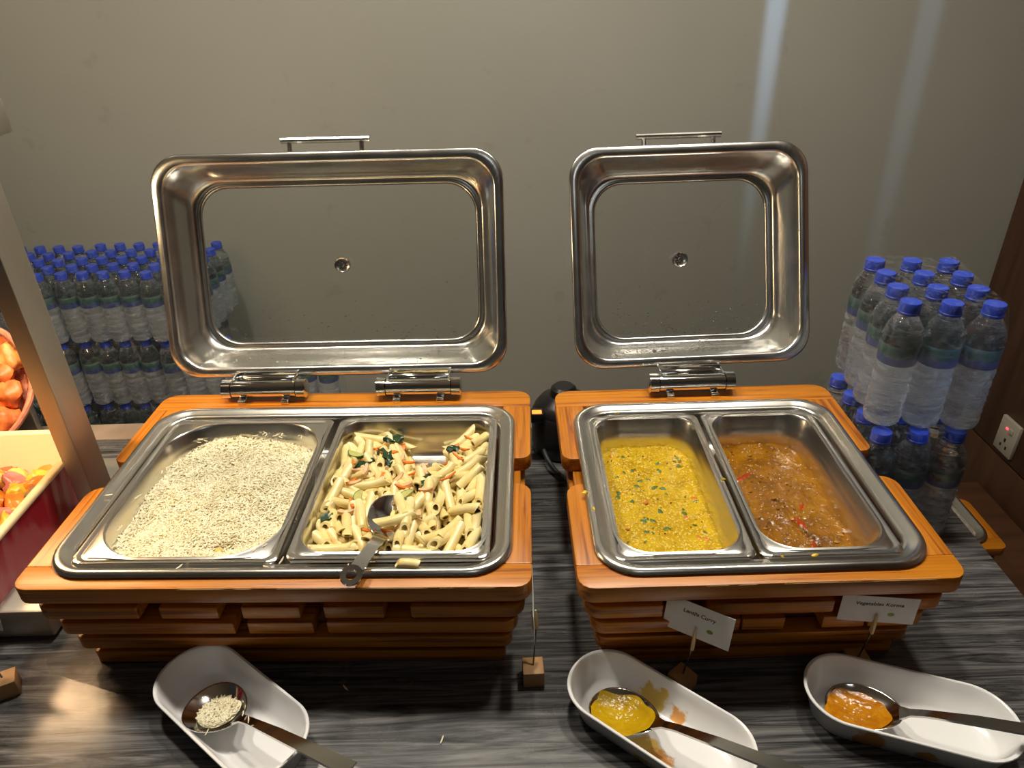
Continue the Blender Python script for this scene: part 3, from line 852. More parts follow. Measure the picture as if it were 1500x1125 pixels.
for i, (x, y, a) in enumerate(((.058, .038, 2.7), (.083, -.060, 1.7), (.132, -.075, .6), (.150, -.070, 1.0))):
    d = drop(x, y, a, .018, .004)
    if d is None: continue
    o = thing('courgette_slice', 'green-edged courgette piece among the penne', 'courgette', cw(C1, (x, y, d[0] - .001)), a + C1[2], 'courgette pieces in the pasta')
    fl, sk = MB(), MB(); nseg = 10
    pts = [(.014 * math.cos(math.pi * k / nseg), .011 * math.sin(math.pi * k / nseg)) for k in range(nseg + 1)]
    fl.loft([[(px_, py_, zz) for px_, py_ in pts] for zz in (-.0022, .0022)])
    fl.obj('flesh', COURG, o)
    o2 = [(px_ * 1.10, py_ * 1.10) for px_, py_ in pts]
    ring = pts + o2[::-1]
    sk.loft([[(px_, py_, zz) for px_, py_ in ring] for zz in (-.0023, .0023)], False, False)
    for zz, flip in ((.0023, 0), (-.0023, 1)):
        V = [(px_, py_, zz) for px_, py_ in pts] + [(px_, py_, zz) for px_, py_ in o2]; n1 = nseg + 1
        sk.add(V, [((k, k + 1, n1 + k + 1, n1 + k) if flip else (k, n1 + k, n1 + k + 1, k + 1)) for k in range(nseg)])
    sk.obj('skin', COURGSKIN, o)
# a penne that fell on the rim
o = obj('penne', PEN[1], None); o.matrix_world = Matrix.Translation(cw(C1, (.170, -.2065, TOPZ + .0125))) @ Matrix.Rotation(-.12, 4, 'Z') @ Matrix.Diagonal((.55, .85, .85, 1))
tag(o, 'single short penne piece fallen on the steel rim in front of the pasta pan', 'pasta')

# ------------------------------------------------------------------ spoons
def spoon(label, bowl, hand, a=.040, bw=.030, depth=.013, hl=.20, roll=0.0, hole=False, mat=None, hw=(.0055, .0075, .010)):
    o = thing('serving_spoon', label, 'spoon', bowl)
    X = (Vector(hand) - Vector(bowl)).normalized()
    Z = Vector((0, 0, 1)); Y = Z.cross(X).normalized(); Z = X.cross(Y)
    M = Matrix((X, Y, Z)).transposed().to_4x4(); M = Matrix.Translation(bowl) @ M @ Matrix.Rotation(roll, 4, 'X')
    o.matrix_world = M
    mb = MB(); n = 28; rings = []
    for s in (1.0, .96, .85, .7, .5, .3, .1):
        ring = []
        for k in range(n):
            t = 2 * math.pi * k / n; c, q = math.cos(t), math.sin(t)
            ring.append((a * c * s * (1.0 + .06 * c), bw * q * s * (1 - .10 * c), -depth * (1 - s ** 2.2)))
        rings.append(ring)
    mb.loft(rings, False, True)
    bo = mb.obj('bowl', mat or SPOONSTEEL, o, smooth=80)
    md = bo.modifiers.new('thick', 'SOLIDIFY'); md.thickness = .0014; md.offset = -1
    hb = MB(); rings = []
    x0 = a * 1.03; end = x0 + hl
    prof = [(0, .011, .0), (.012, hw[0], .0035), (.03, hw[0], .007), (.08, hw[1], .010), (hl if not hole else hl - .028, hw[2], .012)]
    for (x, wd, z) in prof:
        th = .0013
        rings.append([(x0 + x - .004, -wd, z - th), (x0 + x - .004, wd, z - th), (x0 + x - .004, wd * .9, z + th), (x0 + x - .004, -wd * .9, z + th)])
    hb.loft(rings)
    if hole:
        xc, zc = x0 + hl - .018, .012
        oo = [(xc + .0165 * math.cos(t), hw[2] * 1.08 * math.sin(t)) for t in np.linspace(0, 2 * math.pi, 20, endpoint=False)]
        ii = [(xc + .0085 * math.cos(t), hw[2] * .50 * math.sin(t)) for t in np.linspace(0, 2 * math.pi, 20, endpoint=False)]
        hb.loft([[(p[0], p[1], zc + z) for p in q] for q, z in ((ii, -.0013), (oo, -.0013), (oo, .0013), (ii, .0013), (ii, -.0013))], False, False)
    hb.obj('handle', mat or SPOONSTEEL, o, smooth=40)
    return o


def dish(label, loc, rz, stain=None):
    mat = PORC
    if stain:
        mat, nt, b = newmat('stained_melamine'); b.inputs['Roughness'].default_value = .22
        vec = coords(nt); nn = noise_tex(nt, vec, 38, 4, .65)
        last = None
        for (sx_, sy_, sr, col) in stain:
            mp = nd(nt, 'ShaderNodeVectorMath', operation='DISTANCE'); mp.inputs[1].default_value = (sx_, sy_, .012); nt.links.new(vec, mp.inputs[0])
            ad = nd(nt, 'ShaderNodeMath', operation='MULTIPLY_ADD'); ad.inputs[1].default_value = -sr * 2.6; nt.links.new(nn.outputs[0], ad.inputs[0]); nt.links.new(mp.outputs['Value'], ad.inputs[2])
            mr = nd(nt, 'ShaderNodeMapRange'); mr.inputs[1].default_value = -sr * .25; mr.inputs[2].default_value = -sr * .55; mr.inputs[3].default_value = 0; mr.inputs[4].default_value = .9
            nt.links.new(ad.outputs[0], mr.inputs[0])
            mx = nt.nodes.new('ShaderNodeMix'); mx.data_type = 'RGBA'; nt.links.new(mr.outputs[0], mx.inputs[0])
            if last: nt.links.new(last, mx.inputs[6])
            else: mx.inputs[6].default_value = (.80, .80, .79, 1)
            mx.inputs[7].default_value = (*col, 1); last = mx.outputs[2]
        nt.links.new(last, b.inputs['Base Color'])
    L, Wd, H = .122, .0545, .045
    prof = [(.020, .0005), (.018, .0), (.014, .002), (.003, H - .004), (.0, H - .0012), (.0006, H), (.0032, H), (.0044, H - .0015), (.0065, H - .010), (.0165, .009), (.022, .0045), (.030, .0038)]
    mb = MB().loft([ring_at(rrect(-L + i, L - i, -Wd + i, Wd - i, max(.0525 - i * .8, .02), 12), z) for i, z in prof], True, True)
    return tag(mb.obj('spoon_rest_dish', mat, None, loc, (0, 0, rz), 50), label, 'dish', 'white spoon rest dishes on the counter')


YEL = (.72, .48, .05); ORG = (.68, .28, .02)
dish('white oblong dish holding a spoon with rice', (-.365, .599, 0), R(-38))
dish('white oblong dish smeared yellow, holding the lentil curry spoon', (.166, .569, 0), R(-40), [(-.03, .038, .02, YEL), (.012, .030, .012, ORG), (-.005, -.028, .022, YEL), (.02, -.030, .016, ORG)])
dish('white oblong dish smeared orange, holding the gravy spoon', (.474, .573, 0), R(-20), [(-.045, -.040, .022, ORG), (.02, -.045, .012, ORG), (-.07, .02, .01, YEL)])
spoon('steel serving spoon heaped with rice resting in white dish', (-.388, .606, .032), (-.258, .526, .060), .046, .037, .013, .20)
spoon('steel serving spoon coated in yellow lentil curry', (.125, .584, .033), (.246, .498, .062), .046, .032, .013, .20)
spoon('steel serving spoon half covered in orange gravy', (.420, .580, .033), (.563, .520, .060), .044, .034, .013, .24)
sp = cw(C1, (.140, -.114, .190)); sh = cw(C1, (.107, -.232, .195))
spoon('steel serving spoon with holed handle stuck in the penne', sp, sh, .044, .036, .009, .104, R(-20), True, hw=(.0085, .0095, .0118))


for k, (x, y, z, a_, p_) in enumerate(((.150, -.104, .1935, 1.9, .1), (.158, -.118, .1945, 1.5, -.1), (.146, -.128, .1965, .5, .1))):
    o = obj('penne', PEN[k], None)
    o.matrix_world = Matrix.Translation(cw(C1, (x, y, z))) @ Matrix.Rotation(a_, 4, 'Z') @ Matrix.Rotation(p_, 4, 'Y')
    tag(o, 'penne tube lying in the bowl of the holed serving spoon', 'pasta', 'penne tubes on the serving spoon')


def filling(name, label, cat, bowl, hand, a, bw, mat, off, sc, hgt, kind=None, seed=1):
    X = (Vector(hand) - Vector(bowl)).normalized(); Z = Vector((0, 0, 1)); Y = Z.cross(X).normalized(); Z = X.cross(Y)
    M = Matrix.Translation(bowl) @ Matrix((X, Y, Z)).transposed().to_4x4()
    mb = MB(); n = 52; rings = []
    for k in range(25):
        s = 1 - k / 24 * .99; ring = []
        for j in range(n):
            t = 2 * math.pi * j / n; wob = 1 + .22 * nz(math.cos(t) * 1.6, math.sin(t) * 1.6, seed)
            x = off[0] + a * sc * s * wob * math.cos(t); y = off[1] + bw * sc * s * wob * math.sin(t)
            e = min(1, (x / a) ** 2 + (y / bw) ** 2)
            zb = -.0125 * (1 - e) + .0008
            ring.append((x, y, zb + hgt * (1 - s * s) + .0022 * nz(x * 110, y * 110, seed) * (1 - s ** 3) + .0015 * nz(x * 320, y * 320, seed + 2) * (1 - s ** 3)))
        rings.append(ring)
    mb.loft(rings, False, True)
    o = mb.obj(name, mat, None, smooth=80); o.matrix_world = M
    return tag(o, label, cat, kind=kind), M


b1, h1 = (-.388, .606, .032), (-.258, .526, .060)
o, M = filling('spoonful_of_rice', 'small heap of rice in the spoon on white dish', 'rice', b1, h1, .042, .033, RICE, (.008, -.002), .74, .010, 'stuff')
P = []
for k in range(420):
    r_ = math.sqrt(rng.uniform()) * .95; t = rng.uniform(0, 6.28); x = .008 + .042 * .72 * r_ * math.cos(t); y = -.002 + .033 * .72 * r_ * math.sin(t)
    e = min(1, (x / .042) ** 2 + (y / .033) ** 2)
    P.append((x, y, -.0125 * (1 - e) + .0028 + .010 * (1 - r_ * r_)))
P += [(.055, .004, .008), (.075, -.002, .013), (.028, -.032, .003)]
P = np.array(P); n = len(P); V, FF = grains(P, rng.uniform(0, 6.28, n), rng.normal(0, .3, n), rng.uniform(.8, 1.1, n), T, F)
me = MB(); me.v = [tuple(v.co) for v in o.data.vertices]; me.f = [tuple(p.vertices) for p in o.data.polygons]; me.add(V, FF)
o.data = make_mesh('spoonful_of_rice', me.v, me.f, RICE, 60)
filling('spoonful_of_lentil_curry', 'yellow lentil curry left in the spoon', 'curry', (.125, .584, .033), (.246, .498, .062), .046, .032, DAL, (.0, -.002), .92, .0015, None, 3)
filling('spoonful_of_gravy', 'orange gravy left in the spoon', 'curry', (.420, .580, .033), (.563, .520, .060), .044, .034, curry_mat('orange_gravy', (.36, .115, .003), (.48, .18, .005), (.60, .27, .012), .15, 60), (-.006, -.006), .88, .005, None, 5)
for k in range(3):
    V1, F1 = grains(np.zeros((1, 3)), np.array([.3 + k]), np.zeros(1), np.ones(1) * 1.25, T, F)
    tag(MB().add(V1, F1).obj('rice_grain', RICE, None, ((-.405, .520, .0013), (-.100, .572, .0013), (-.235, .652, .0013))[k]), 'stray grain of rice dropped on the grey counter', 'rice grain', 'stray rice grains on the counter')

# ------------------------------------------------------------------ name cards on block holders
def holder(label, clabel, cx, cy, rz, p0, p1, ctop, text=None, tilt=.25, wire_top=None):
    """block at cx, cy; card bottom edge from p0 to p1 (world), card height ctop"""
    s = .0140
    h = thing('card_holder', label, 'card holder', (cx, cy, 0), rz, 'wooden block card holders')
    MB().box(-s, s, -s, s, 0, .026, .0012).obj('block', PALEWOOD, h)
    p0, p1 = Vector(p0), Vector(p1); mid = (p0 + p1) / 2
    X = (p1 - p0).normalized(); up0 = Vector((0, 0, 1)); N = X.cross(up0).normalized()   # N points to the viewer's side
    U = (up0 - N * tilt).normalized(); N = X.cross(U).normalized()
    clip = mid + U * .004 + N * .0022
    inv = Matrix.Rotation(-rz, 4, 'Z') @ Matrix.Translation((-cx, -cy, 0))
    w0 = Vector((0, 0, .024)); w1 = inv @ (clip - U * .018)
    MB().tube([w0, w0.lerp(w1, .5), w1], .0011, 6).obj('wire', WIRE, h)
    c0, c1 = inv @ (clip - U * .022), inv @ (clip + U * .012)
    MB().tube([c0, c0.lerp(c1, .3), c0.lerp(c1, .8), c1], [.0022, .0024, .0021, .0012], 8).obj('peg', PEGWOOD, h)
    nb = -N * .004
    MB().tube([inv @ (clip - U * .022 + nb), inv @ (clip + U * .012 + nb)], [.0022, .0012], 8).obj('peg', PEGWOOD, h)
    # the card, local frame: x along, y up, z towards viewer
    L = (p1 - p0).length
    M = Matrix((X, U, N)).transposed().to_4x4(); M = Matrix.Translation(mid) @ M
    c = MB().box(-L / 2, L / 2, 0, ctop, -.0004, 0).obj('name_card', PAPER, None, smooth=None)
    c.matrix_world = M
    tag(c, clabel, 'card')
    if text:
        tc = bpy.data.curves.new('text', 'FONT'); tc.body = text; tc.size = .0078; tc.align_x = 'CENTER'; tc.extrude = .00005; tc.shear = .12; tc.offset = .00012
        to = bpy.data.objects.new('tmp', tc); COL.objects.link(to)
        bpy.context.view_layer.update()
        me = bpy.data.meshes.new_from_object(to); bpy.data.objects.remove(to); me.materials.clear(); me.materials.append(INK)
        obj('printed_text', me, c, (0, ctop * .66, .0002))
        k = MB().lathe([(.0040, 0), (.0040, .0002)], 20); q = k.obj('printed_dot', GREENINK, c, (.0165, ctop * .34, 0)); q.scale = (1, .72, 1)


holder('wooden block holder with peg behind the lentil spoon dish', 'white card reading Lentils Curry', .213, .640, R(38), (.187, .668, .090), (.260, .622, .086), .050, 'Lentils Curry', .15)
holder('wooden block holder with peg behind the gravy spoon dish', 'white card reading Vegetables Korma', .452, .660, R(4), (.405, .654, .104), (.496, .642, .104), .044, 'Vegetables Korma', .0)
holder('wooden block holder with peg in the gap between chafing dishes', 'white card turned edge-on between the two chafing dishes', .0175, .660, R(2), (.0195, .632, .095), (.0215, .722, .095), .052, None, .03)
holder('wooden block holder with peg before the steel heat lamp station', 'white card in front of the steel heat lamp station', -.693, .664, R(28), (-.775, .704, .088), (-.690, .692, .080), .050, None, .15)

# ------------------------------------------------------------------ water bottles
def bottle_parts():
    prof = [(.018, .0), (.024, .0015), (.0265, .006), (.0275, .014)]
    z = .018
    for k in range(5):                                   # ribs
        prof += [(.0275, z), (.0262, z + .004), (.0262, z + .006), (.0275, z + .010)]; z += .0155
    prof += [(.0278, .098), (.0272, .104), (.0272, .142), (.0276, .146), (.0268, .152), (.024, .162), (.0195, .171), (.0150, .178), (.0132, .182), (.0132, .186)]
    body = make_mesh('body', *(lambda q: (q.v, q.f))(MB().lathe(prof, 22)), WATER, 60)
    lab = make_mesh('label', *(lambda q: (q.v, q.f))(MB().lathe([(.02745, .106), (.0277, .107), (.0277, .136), (.02745, .137)], 22, False, False)), LABELM, 50)
    cp = MB(); rings = []; n = 36
    for (r, zz, g) in ((.0150, .182, 0), (.0152, .1825, 0), (.0152, .1855, 0), (.0150, .1860, 1), (.0148, .1985, 1), (.0138, .2, 0)):
        rings.append([((r - (.0006 if g and k % 2 else 0)) * math.cos(2 * math.pi * k / n), (r - (.0006 if g and k % 2 else 0)) * math.sin(2 * math.pi * k / n), zz) for k in range(n)])
    cp.loft(rings)
    cap = make_mesh('cap', cp.v, cp.f, CAPBLUE, 40)
    return body, lab, cap


BODY, BLAB, CAP = bottle_parts()
brd = random.Random(5)


def bottle(loc, label, group, tilt=(0, 0)):
    o = thing('water_bottle', label, 'bottle', loc, brd.uniform(0, 6.28), group)
    o.rotation_euler = (tilt[0], tilt[1], o.rotation_euler.z)
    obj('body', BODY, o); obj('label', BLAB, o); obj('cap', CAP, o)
    return o


def film(x0, x1, y0, y1, loc, rz, label, group):
    r = .029
    def rg(i, z, q): return ring_at(rrect(x0 - r + i, x1 + r - i, y0 - r + i, y1 + r - i, q, 6), z)
    mb = MB().loft([rg(.006, .0015, .02), rg(.0, .008, .026), rg(-.0005, .06, .027), rg(-.0005, .14, .027), rg(.004, .165, .025), rg(.012, .197, .017), rg(.017, .2035, .013)], False, False)
    # the film sags over the caps: a gently rippled top sheet
    n = 14; V = []; F_ = []
    for i in range(n):
        for j in range(n):
            u, v = i / (n - 1), j / (n - 1)
            V.append((x0 - .012 + (x1 - x0 + .024) * u, y0 - .012 + (y1 - y0 + .024) * v, .2030 + .0008 * nz(i * .7, j * .7)))
    for i in range(n - 1):
        for j in range(n - 1): F_.append((i * n + j, (i + 1) * n + j, (i + 1) * n + j + 1, i * n + j + 1))
    mb.add(V, F_)
    return tag(mb.obj('shrink_wrap', FILM, None, loc, (0, 0, rz), 80), label, 'plastic wrap', group)


BS = .0565
# two packs standing on the counter at the right
rz = R(-8)
def pk(C, i, j, rz=rz): # column i, row j from the front-right bottle
    x, y = -i * BS, j * BS
    return (C[0] + math.cos(rz) * x - math.sin(rz) * y, C[1] + math.sin(rz) * x + math.cos(rz) * y)
LP, UP = (.681, .932), (.687, .945)
for i in range(3):
    for j in range(4):
        x, y = pk(LP, i, j, R(-1)); bottle((x, y, .0005), 'blue-capped water bottle in the lower pack standing on the counter', 'bottles in the lower pack beside the small chafing dish')
        x, y = pk(UP, i, j); bottle((x, y, .2050), 'blue-capped water bottle in the upper pack beside the small chafing dish', 'bottles in the upper pack beside the small chafing dish')
film(-2 * BS, 0, 0, 3 * BS, (LP[0], LP[1], 0), R(-1), 'torn clear shrink wrap around the lower water bottle pack', None)
film(-2 * BS, 0, 0, 3 * BS, (UP[0], UP[1], .2045), rz, 'clear shrink wrap around the upper water bottle pack', None)
# wall of bottles on the floor behind the counter, at the left
LX, LY = -1.435, 1.862
ztop = FLOOR_Z + 4 * .2035
for lay in range(5):
    z = FLOOR_Z + lay * .2035 + .0005
    cols = 11 if lay == 4 else 17
    rows = 5 if lay == 4 else 2
    rows_at = lambda i: 1 if (lay == 3 and i >= 10) else rows
    for i in range(cols):
        for j in range(rows_at(i)):
            gapx = .006 * (i // 4); fwd = -.085 if (lay < 4 and i >= 12) else 0
            off = brd.uniform(-.002, .002)
            bottle((LX + i * BS + gapx, LY + fwd + j * BS + off + (.008 if (i // 4) % 2 else 0), z),
                   ('blue-capped water bottle in the top layer of the stack by the back wall' if lay == 4 else 'blue-capped water bottle in the lower layers of the stack by the back wall'),
                   'top layer of the bottle stack behind the counter' if lay == 4 else 'lower layers of the bottle stack behind the counter')
for lay in (4, 3, 2):
    z = FLOOR_Z + lay * .2035; k = 0
    while k * 4 < (11 if lay == 4 else 17):
        i0, i1 = k * 4, min(k * 4 + 3, (10 if lay == 4 else 16))
        film(LX + i0 * BS + .006 * k, LX + i1 * BS + .006 * k, LY + (-.085 if (lay < 4 and k >= 3) else 0) + (.008 if k % 2 else 0), LY + (-.085 if (lay < 4 and k >= 3) else 0) + (4 if lay == 4 else 1) * BS + (.008 if k % 2 else 0), (0, 0, z), 0,
             'clear shrink wrap around a water bottle pack in the %s layer by the back wall' % {4: 'top', 3: 'second', 2: 'third'}[lay], 'shrink wraps of the bottle stack, layer %d' % (5 - lay))
        k += 1
GREYBOX = plain('grey_carton', (.22, .22, .22), .8, var=.1)
sb = thing('storage_carton', 'grey storage carton hidden behind the stacked water bottles', 'carton', (LX + .29, LY + .223, FLOOR_Z))
MB().box(-.32, .24, -.075, .070, 0, ztop - FLOOR_Z - .002, .002).obj('carton_body', GREYBOX, sb)
MB().box(-.32, .24, -.004, .004, ztop - FLOOR_Z - .002, ztop - FLOOR_Z - .0012).obj('tape', STRIP, sb)

# ------------------------------------------------------------------ heat lamp station, casserole, basket
st = thing('heat_lamp_station', 'stainless steel heat lamp station with square post', 'heat lamp', (-1.02, .95, 0))
def sb_(x0, x1, y0, y1, z0, z1, bv=.002): return MB().box(x0 + 1.02, x1 + 1.02, y0 - .95, y1 - .95, z0, z1, bv)
sb_(-1.40, -.676, .752, 1.13, 0.004, .055, .003).obj('base', BRUSHED, st)
sb_(-1.36, -.73, .80, 1.11, 0, .006).obj('foot', RUBBER, st)
sb_(-.706, -.677, .941, .996, .055, .70, .0015).obj('post', BRUSHED, st)
sb_(-1.38, -.670, .93, 1.05, .655, .70, .003).obj('lamp_hood', BRUSHED, st)
for x in (-1.12, -.97, -.82):
    q = MB().lathe([(.012, .0), (.030, -.02), (.034, -.04), (.026, -.055), (.008, -.062)], 18).obj('heat_bulb', BULB, st, (x + 1.02, 1.0 - .95, .655))
for x in (-1.05, -.86):
    l = bpy.data.lights.new('heat_lamp_light', 'SPOT'); l.energy = 4.6; l.color = (1.0, .60, .32); l.spot_size = R(140); l.spot_blend = .6; l.shadow_soft_size = .03
    lo = bpy.data.objects.new('heat_lamp_light', l); COL.objects.link(lo); lo.parent = st; lo.location = (x + 1.02, 1.0 - .95, .585)
# casserole dish
CX0, CX1, CY0, CY1, CZ0, CZ1 = -1.10, -.735, .66, 1.082, .0555, .152
dm = thing('casserole_dish', 'red ribbed ceramic baking dish with cream inside', 'baking dish', ((CX0 + CX1) / 2, (CY0 + CY1) / 2, CZ0))
hx, hy = (CX1 - CX0) / 2, (CY1 - CY0) / 2; H = CZ1 - CZ0
rc = rrect(-hx, hx, -hy, hy, .016, 8)
def rib(rect, amp):
    dn = []
    d_ = dense(rect)
    for i, p in enumerate(d_):
        s = 1 + amp * (1 if i % 4 < 2 else -1)
        dn.append((p[0] * s, p[1] * s))
    return dn
base = rrect(-hx + .012, hx - .012, -hy + .012, hy - .012, .016, 8)
top = rrect(-hx + .004, hx - .004, -hy + .004, hy - .004, .016, 8)
def lerp_r(t): return [(base[i][0] * (1 - t) + top[i][0] * t, base[i][1] * (1 - t) + top[i][1] * t) for i in range(len(base))]
def dens_n(rect, n=220):
    d_ = []; per = [math.hypot(rect[(i + 1) % len(rect)][0] - p[0], rect[(i + 1) % len(rect)][1] - p[1]) for i, p in enumerate(rect)]
    tot = sum(per); i = 0; acc = 0
    for k in range(n):
        t = tot * k / n
        while acc + per[i] < t: acc += per[i]; i += 1
        q = (t - acc) / max(per[i], 1e-9); a_, b2 = rect[i], rect[(i + 1) % len(rect)]
        d_.append((a_[0] + (b2[0] - a_[0]) * q, a_[1] + (b2[1] - a_[1]) * q))
    return d_
rings = []
for (t, z, am) in ((0, 0, 0), (.03, .006, .006), (.5, H * .5, .006), (.85, H * .80, .006), (.95, H * .86, 0), (1, H * .9, 0)):
    d_ = dens_n(lerp_r(t)); rings.append([(p[0] * (1 + (am if k % 4 < 2 else 0)), p[1] * (1 + (am if k % 4 < 2 else 0)), z) for k, p in enumerate(d_)])
MB().loft(rings, True, False).obj('outer_wall', REDGLAZE, dm, smooth=60)
ir = lambda i, r=.016: rrect(-hx + i, hx - i, -hy + i, hy - i, r, 8)
MB().loft([ring_at(ir(.005), H * .88), ring_at(ir(-.001, .018), H * .92), ring_at(ir(-.001, .018), H * .97), ring_at(ir(.002), H), ring_at(ir(.010), H), ring_at(ir(.013, .028), H - .003), ring_at(ir(.022, .028), .020), ring_at(ir(.034, .022), .010)], False, True).obj('cream_interior', CREAM, dm, smooth=60)

VEG = {'carrot': plain('roast_carrot', (.85, .26, .03), .3, var=.3, vscale=50, bmp=.6), 'pepper': plain('roast_red_pepper', (.70, .09, .03), .25, var=.3, vscale=50, bmp=.6),
       'potato': plain('roast_potato', (.80, .48, .12), .4, var=.25, vscale=50, bmp=.6), 'onion': plain('roast_onion', (.62, .22, .20), .3, var=.3, vscale=50, bmp=.6),
       'zucchini': plain('roast_yellow_courgette', (.72, .52, .05), .35, var=.3, vscale=50, bmp=.6), 'eggplant': plain('roast_aubergine', (.30, .18, .12), .4, var=.4, vscale=50)}


def lump(name, mat, a, b_, c, seed):
    mb = MB(); rings = []; n = 16
    for k in range(11):
        t = -math.pi / 2 + math.pi * (k + .12) / 10.24; ring = []
        for j in range(n):
            u = 2 * math.pi * j / n
            d = Vector((math.cos(t) * math.cos(u), math.cos(t) * math.sin(u), math.sin(t)))
            s = 1 + .55 * noise.noise(d * 1.3 + Vector((seed * 3.1, 0, 0))) + .25 * noise.noise(d * 3.1 + Vector((seed * 1.7, 2, 0)))
            ring.append((d.x * a * s, d.y * b_ * s, d.z * c * s))
        rings.append(ring)
    mb.loft(rings)
    return make_mesh(name, mb.v, mb.f, mat, 70)


names = {'carrot': 'roast_carrot', 'pepper': 'roast_pepper', 'potato': 'roast_potato', 'onion': 'roast_onion', 'zucchini': 'roast_courgette', 'eggplant': 'roast_aubergine'}
labs = {'carrot': 'orange roast carrot chunk in the red baking dish', 'pepper': 'red roast pepper piece in the red baking dish', 'potato': 'golden roast potato chunk in the red baking dish',
        'onion': 'purple-pink roast onion piece in the red baking dish', 'zucchini': 'yellow roast courgette piece in the red baking dish', 'eggplant': 'dark roast aubergine piece in the red baking dish'}
VM = {k: [lump(names[k], VEG[k], .027, .018, .012, i + hash_) for i in range(2)] for hash_, k in enumerate(VEG)}
keys = ['carrot', 'carrot', 'pepper', 'potato', 'onion', 'zucchini', 'eggplant', 'carrot']
vrd = random.Random(9); placed = []
for it in range(900):
    x, y = vrd.uniform(-1.06, -.770), vrd.uniform(.70, 1.040)
    lay = 0 if it < 450 else 1
    if any(math.hypot(x - p[0], y - p[1]) < .024 and p[2] == lay for p in placed): continue
    if lay and y > 1.0: continue
    placed.append((x, y, lay)); k = keys[len(placed) % len(keys)]
    o = obj(names[k], VM[k][it % 2], None, (x, y, CZ0 + .030 + lay * .022 + vrd.uniform(0, .005)), (vrd.uniform(-.5, .5), vrd.uniform(-.5, .5), vrd.uniform(0, 6.28)))
    s = vrd.uniform(.8, 1.15); o.scale = (s, s, s)
    tag(o, labs[k], k, labs[k].replace(' in the red baking dish', 's roasted'))

# tilted basket of snacks behind the casserole
PINKW = plain('pink_basket_weave', (.62, .24, .14), .5, var=.25, vscale=80)
FRY = plain('fried_snack', (.80, .20, .05), .4, var=.4, vscale=40, bmp=.6)
FRY2 = plain('golden_fried_snack', (.85, .36, .10), .4, var=.4, vscale=40, bmp=.6)
bk = thing('woven_basket', 'pinkish woven basket tilted up behind the red baking dish', 'basket', (-1.105, 1.252, .0015))
MB_ = Matrix.Translation((0, 0, .135)) @ Matrix.Rotation(R(48), 4, 'X')
wv = MB()
bx, by, dep = .165, .145, .055
for k in range(56):                                      # slanting canes, two directions
    for sgn in (-1, 1):
        pts = []
        for q in range(5):
            t = q / 4; a = 2 * math.pi * k / 56 + sgn * .22 * t; s = .74 + .26 * t
            pts.append(MB_ @ Vector((bx * s * math.cos(a), by * s * math.sin(a), -dep * (1 - t))))
        wv.tube(pts, .0022, 4, False)
wv.obj('weave', PINKW, bk)
rg = [MB_ @ Vector((bx * math.cos(a), by * math.sin(a), 0)) for a in np.linspace(0, 2 * math.pi, 41)]
MB().tube(rg, .006, 8).obj('rim', PINKW, bk)
MB().loft([[MB_ @ Vector((bx * .76 * s * math.cos(a), by * .76 * s * math.sin(a), -dep + .001 * i)) for a in np.linspace(0, 2 * math.pi, 32, endpoint=False)] for i, s in enumerate((1, .98, .5))], True, True).obj('bottom', PINKW, bk)
MB().box(-.11, .11, .045, .060, 0, .100, .002).obj('prop_stand', BRUSHED, bk)
FM = [lump('fried_snack', FRY, .034, .022, .020, 31), lump('fried_snack', FRY2, .030, .024, .019, 37), lump('fried_snack', FRY, .026, .026, .018, 41)]
for it in range(200):
    r_, a = math.sqrt(vrd.random()) * .80, vrd.uniform(0, 6.28)
    x, y = bx * r_ * math.cos(a), by * r_ * math.sin(a)
    if it == 0: fp = []
    if any(math.hypot(x - p[0], y - p[1]) < .035 for p in fp): continue
    fp.append((x, y))
    o = obj('fried_snack', FM[it % 3], None)
    o.matrix_world = Matrix.Translation(bk.location) @ MB_ @ Matrix.Translation((x, y, -.022 + .012 * (1 - r_))) @ Matrix.Rotation(vrd.uniform(0, 6.28), 4, 'Z')
    tag(o, 'orange fried snack piece lying in the tilted woven basket', 'snack', 'fried snacks in the basket')

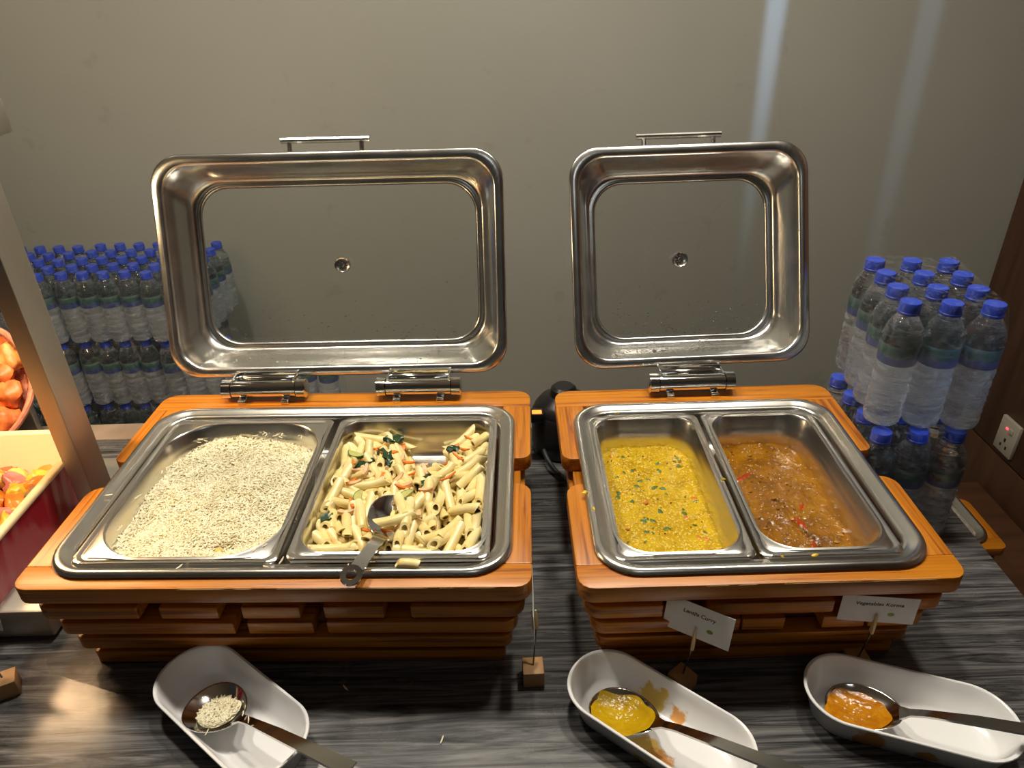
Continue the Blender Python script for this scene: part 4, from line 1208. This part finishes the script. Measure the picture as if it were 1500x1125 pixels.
# ------------------------------------------------------------------ black appliance between the chafing dishes
ap = thing('round_appliance', 'round black electric appliance with orange light behind the chafing dishes', 'appliance', (.098, 1.205, 0))
MB().lathe([(.050, 0), (.060, .004), (.062, .02), (.061, .085), (.056, .092)], 28).obj('body', BLACK, ap)
MB().lathe([(.057, .090), (.056, .097), (.046, .110), (.030, .117), (.026, .120), (.024, .134), (.018, .139), (.004, .140)], 28).obj('lid', BLACK, ap)
MB().box(-.064, -.040, -.048, -.024, .086, .106, .002).obj('switch_housing', BLACK, ap)
MB().box(-.062, -.044, -.046, -.034, .103, .1075, .001).obj('indicator_light', LED_O, ap)
pts = []
for k in range(24):
    t = k / 23; pts.append((-.040 + .012 * math.sin(t * 3) - .012 * t + .10 * t * t, -.050 - .085 * math.sin(min(1, t * 1.15) * 1.57), .02 * (1 - t) ** 2 + .0055))
MB().tube(pts, .0045, 8).obj('power_cable', RUBBER, ap)

# ------------------------------------------------------------------ wall socket
so = thing('wall_socket', 'ivory wall socket with small red light on the brown panelling', 'socket', (WALL_X - .010, 1.885, -.49))
MB().box(-.012, 0, -.043, .043, -.058, .058, .002).obj('plate', OUTLET, so)
for (y, z, sy, sz) in ((0, -.012, .004, .006), (-.013, -.034, .0035, .005), (.013, -.034, .0035, .005)):
    MB().box(-.0126, -.0105, y - sy, y + sy, z - sz, z + sz).obj('pin_hole', BLACK, so)
MB().box(-.0150, -.0110, -.024, -.006, .018, .036, .001).obj('rocker_switch', OUTLET, so)
MB().box(-.0140, -.0115, .002, .012, .024, .030, .0005).obj('pilot_light', LED_R, so)

# ------------------------------------------------------------------ spare chafing dish on a low cabinet by the right wall
C3 = (1.285 - .238, 1.425 + .2353, 0.0)
cb = thing('low_cabinet', 'low dark brown cabinet beside the right wall', 'cabinet', (1.12, 1.66, FLOOR_Z))
MB().box(-.36, .42, -.27, .27, .02, .170, .003).obj('cabinet_body', PANEL, cb)
MB().box(-.34, .40, -.25, .25, 0, .022).obj('plinth', BLACK, cb)
chafer('chafing_dish', 'empty lidless wooden chafing dish on the low cabinet by the right wall', C3, .4757,
       [(-.228, -.130), (-.074, .086), (.115, .228)], [(-.218, -.091), (-.082, -.025), (-.022, .033), (.082, .137), (.142, .218)], None, (), FLOOR_Z + .1705)

# ------------------------------------------------------------------ ceiling downlights
for (x, y, _e), which in zip(DOWNLIGHTS, ('above the large chafing dish', 'above the gap between chafing dishes', 'above the small chafing dish')):
    dl = thing('ceiling_downlight', 'round recessed ceiling downlight ' + which, 'ceiling light', (x, y, CEIL_Z - .006))
    MB().lathe([(.085, .006), (.105, .005), (.105, .0), (.085, -.002)], 32, False, False).obj('trim_ring', CHROME, dl)
    MB().lathe([(.085, .003), (.084, .0045)], 32).obj('diffuser', DOWN, dl)
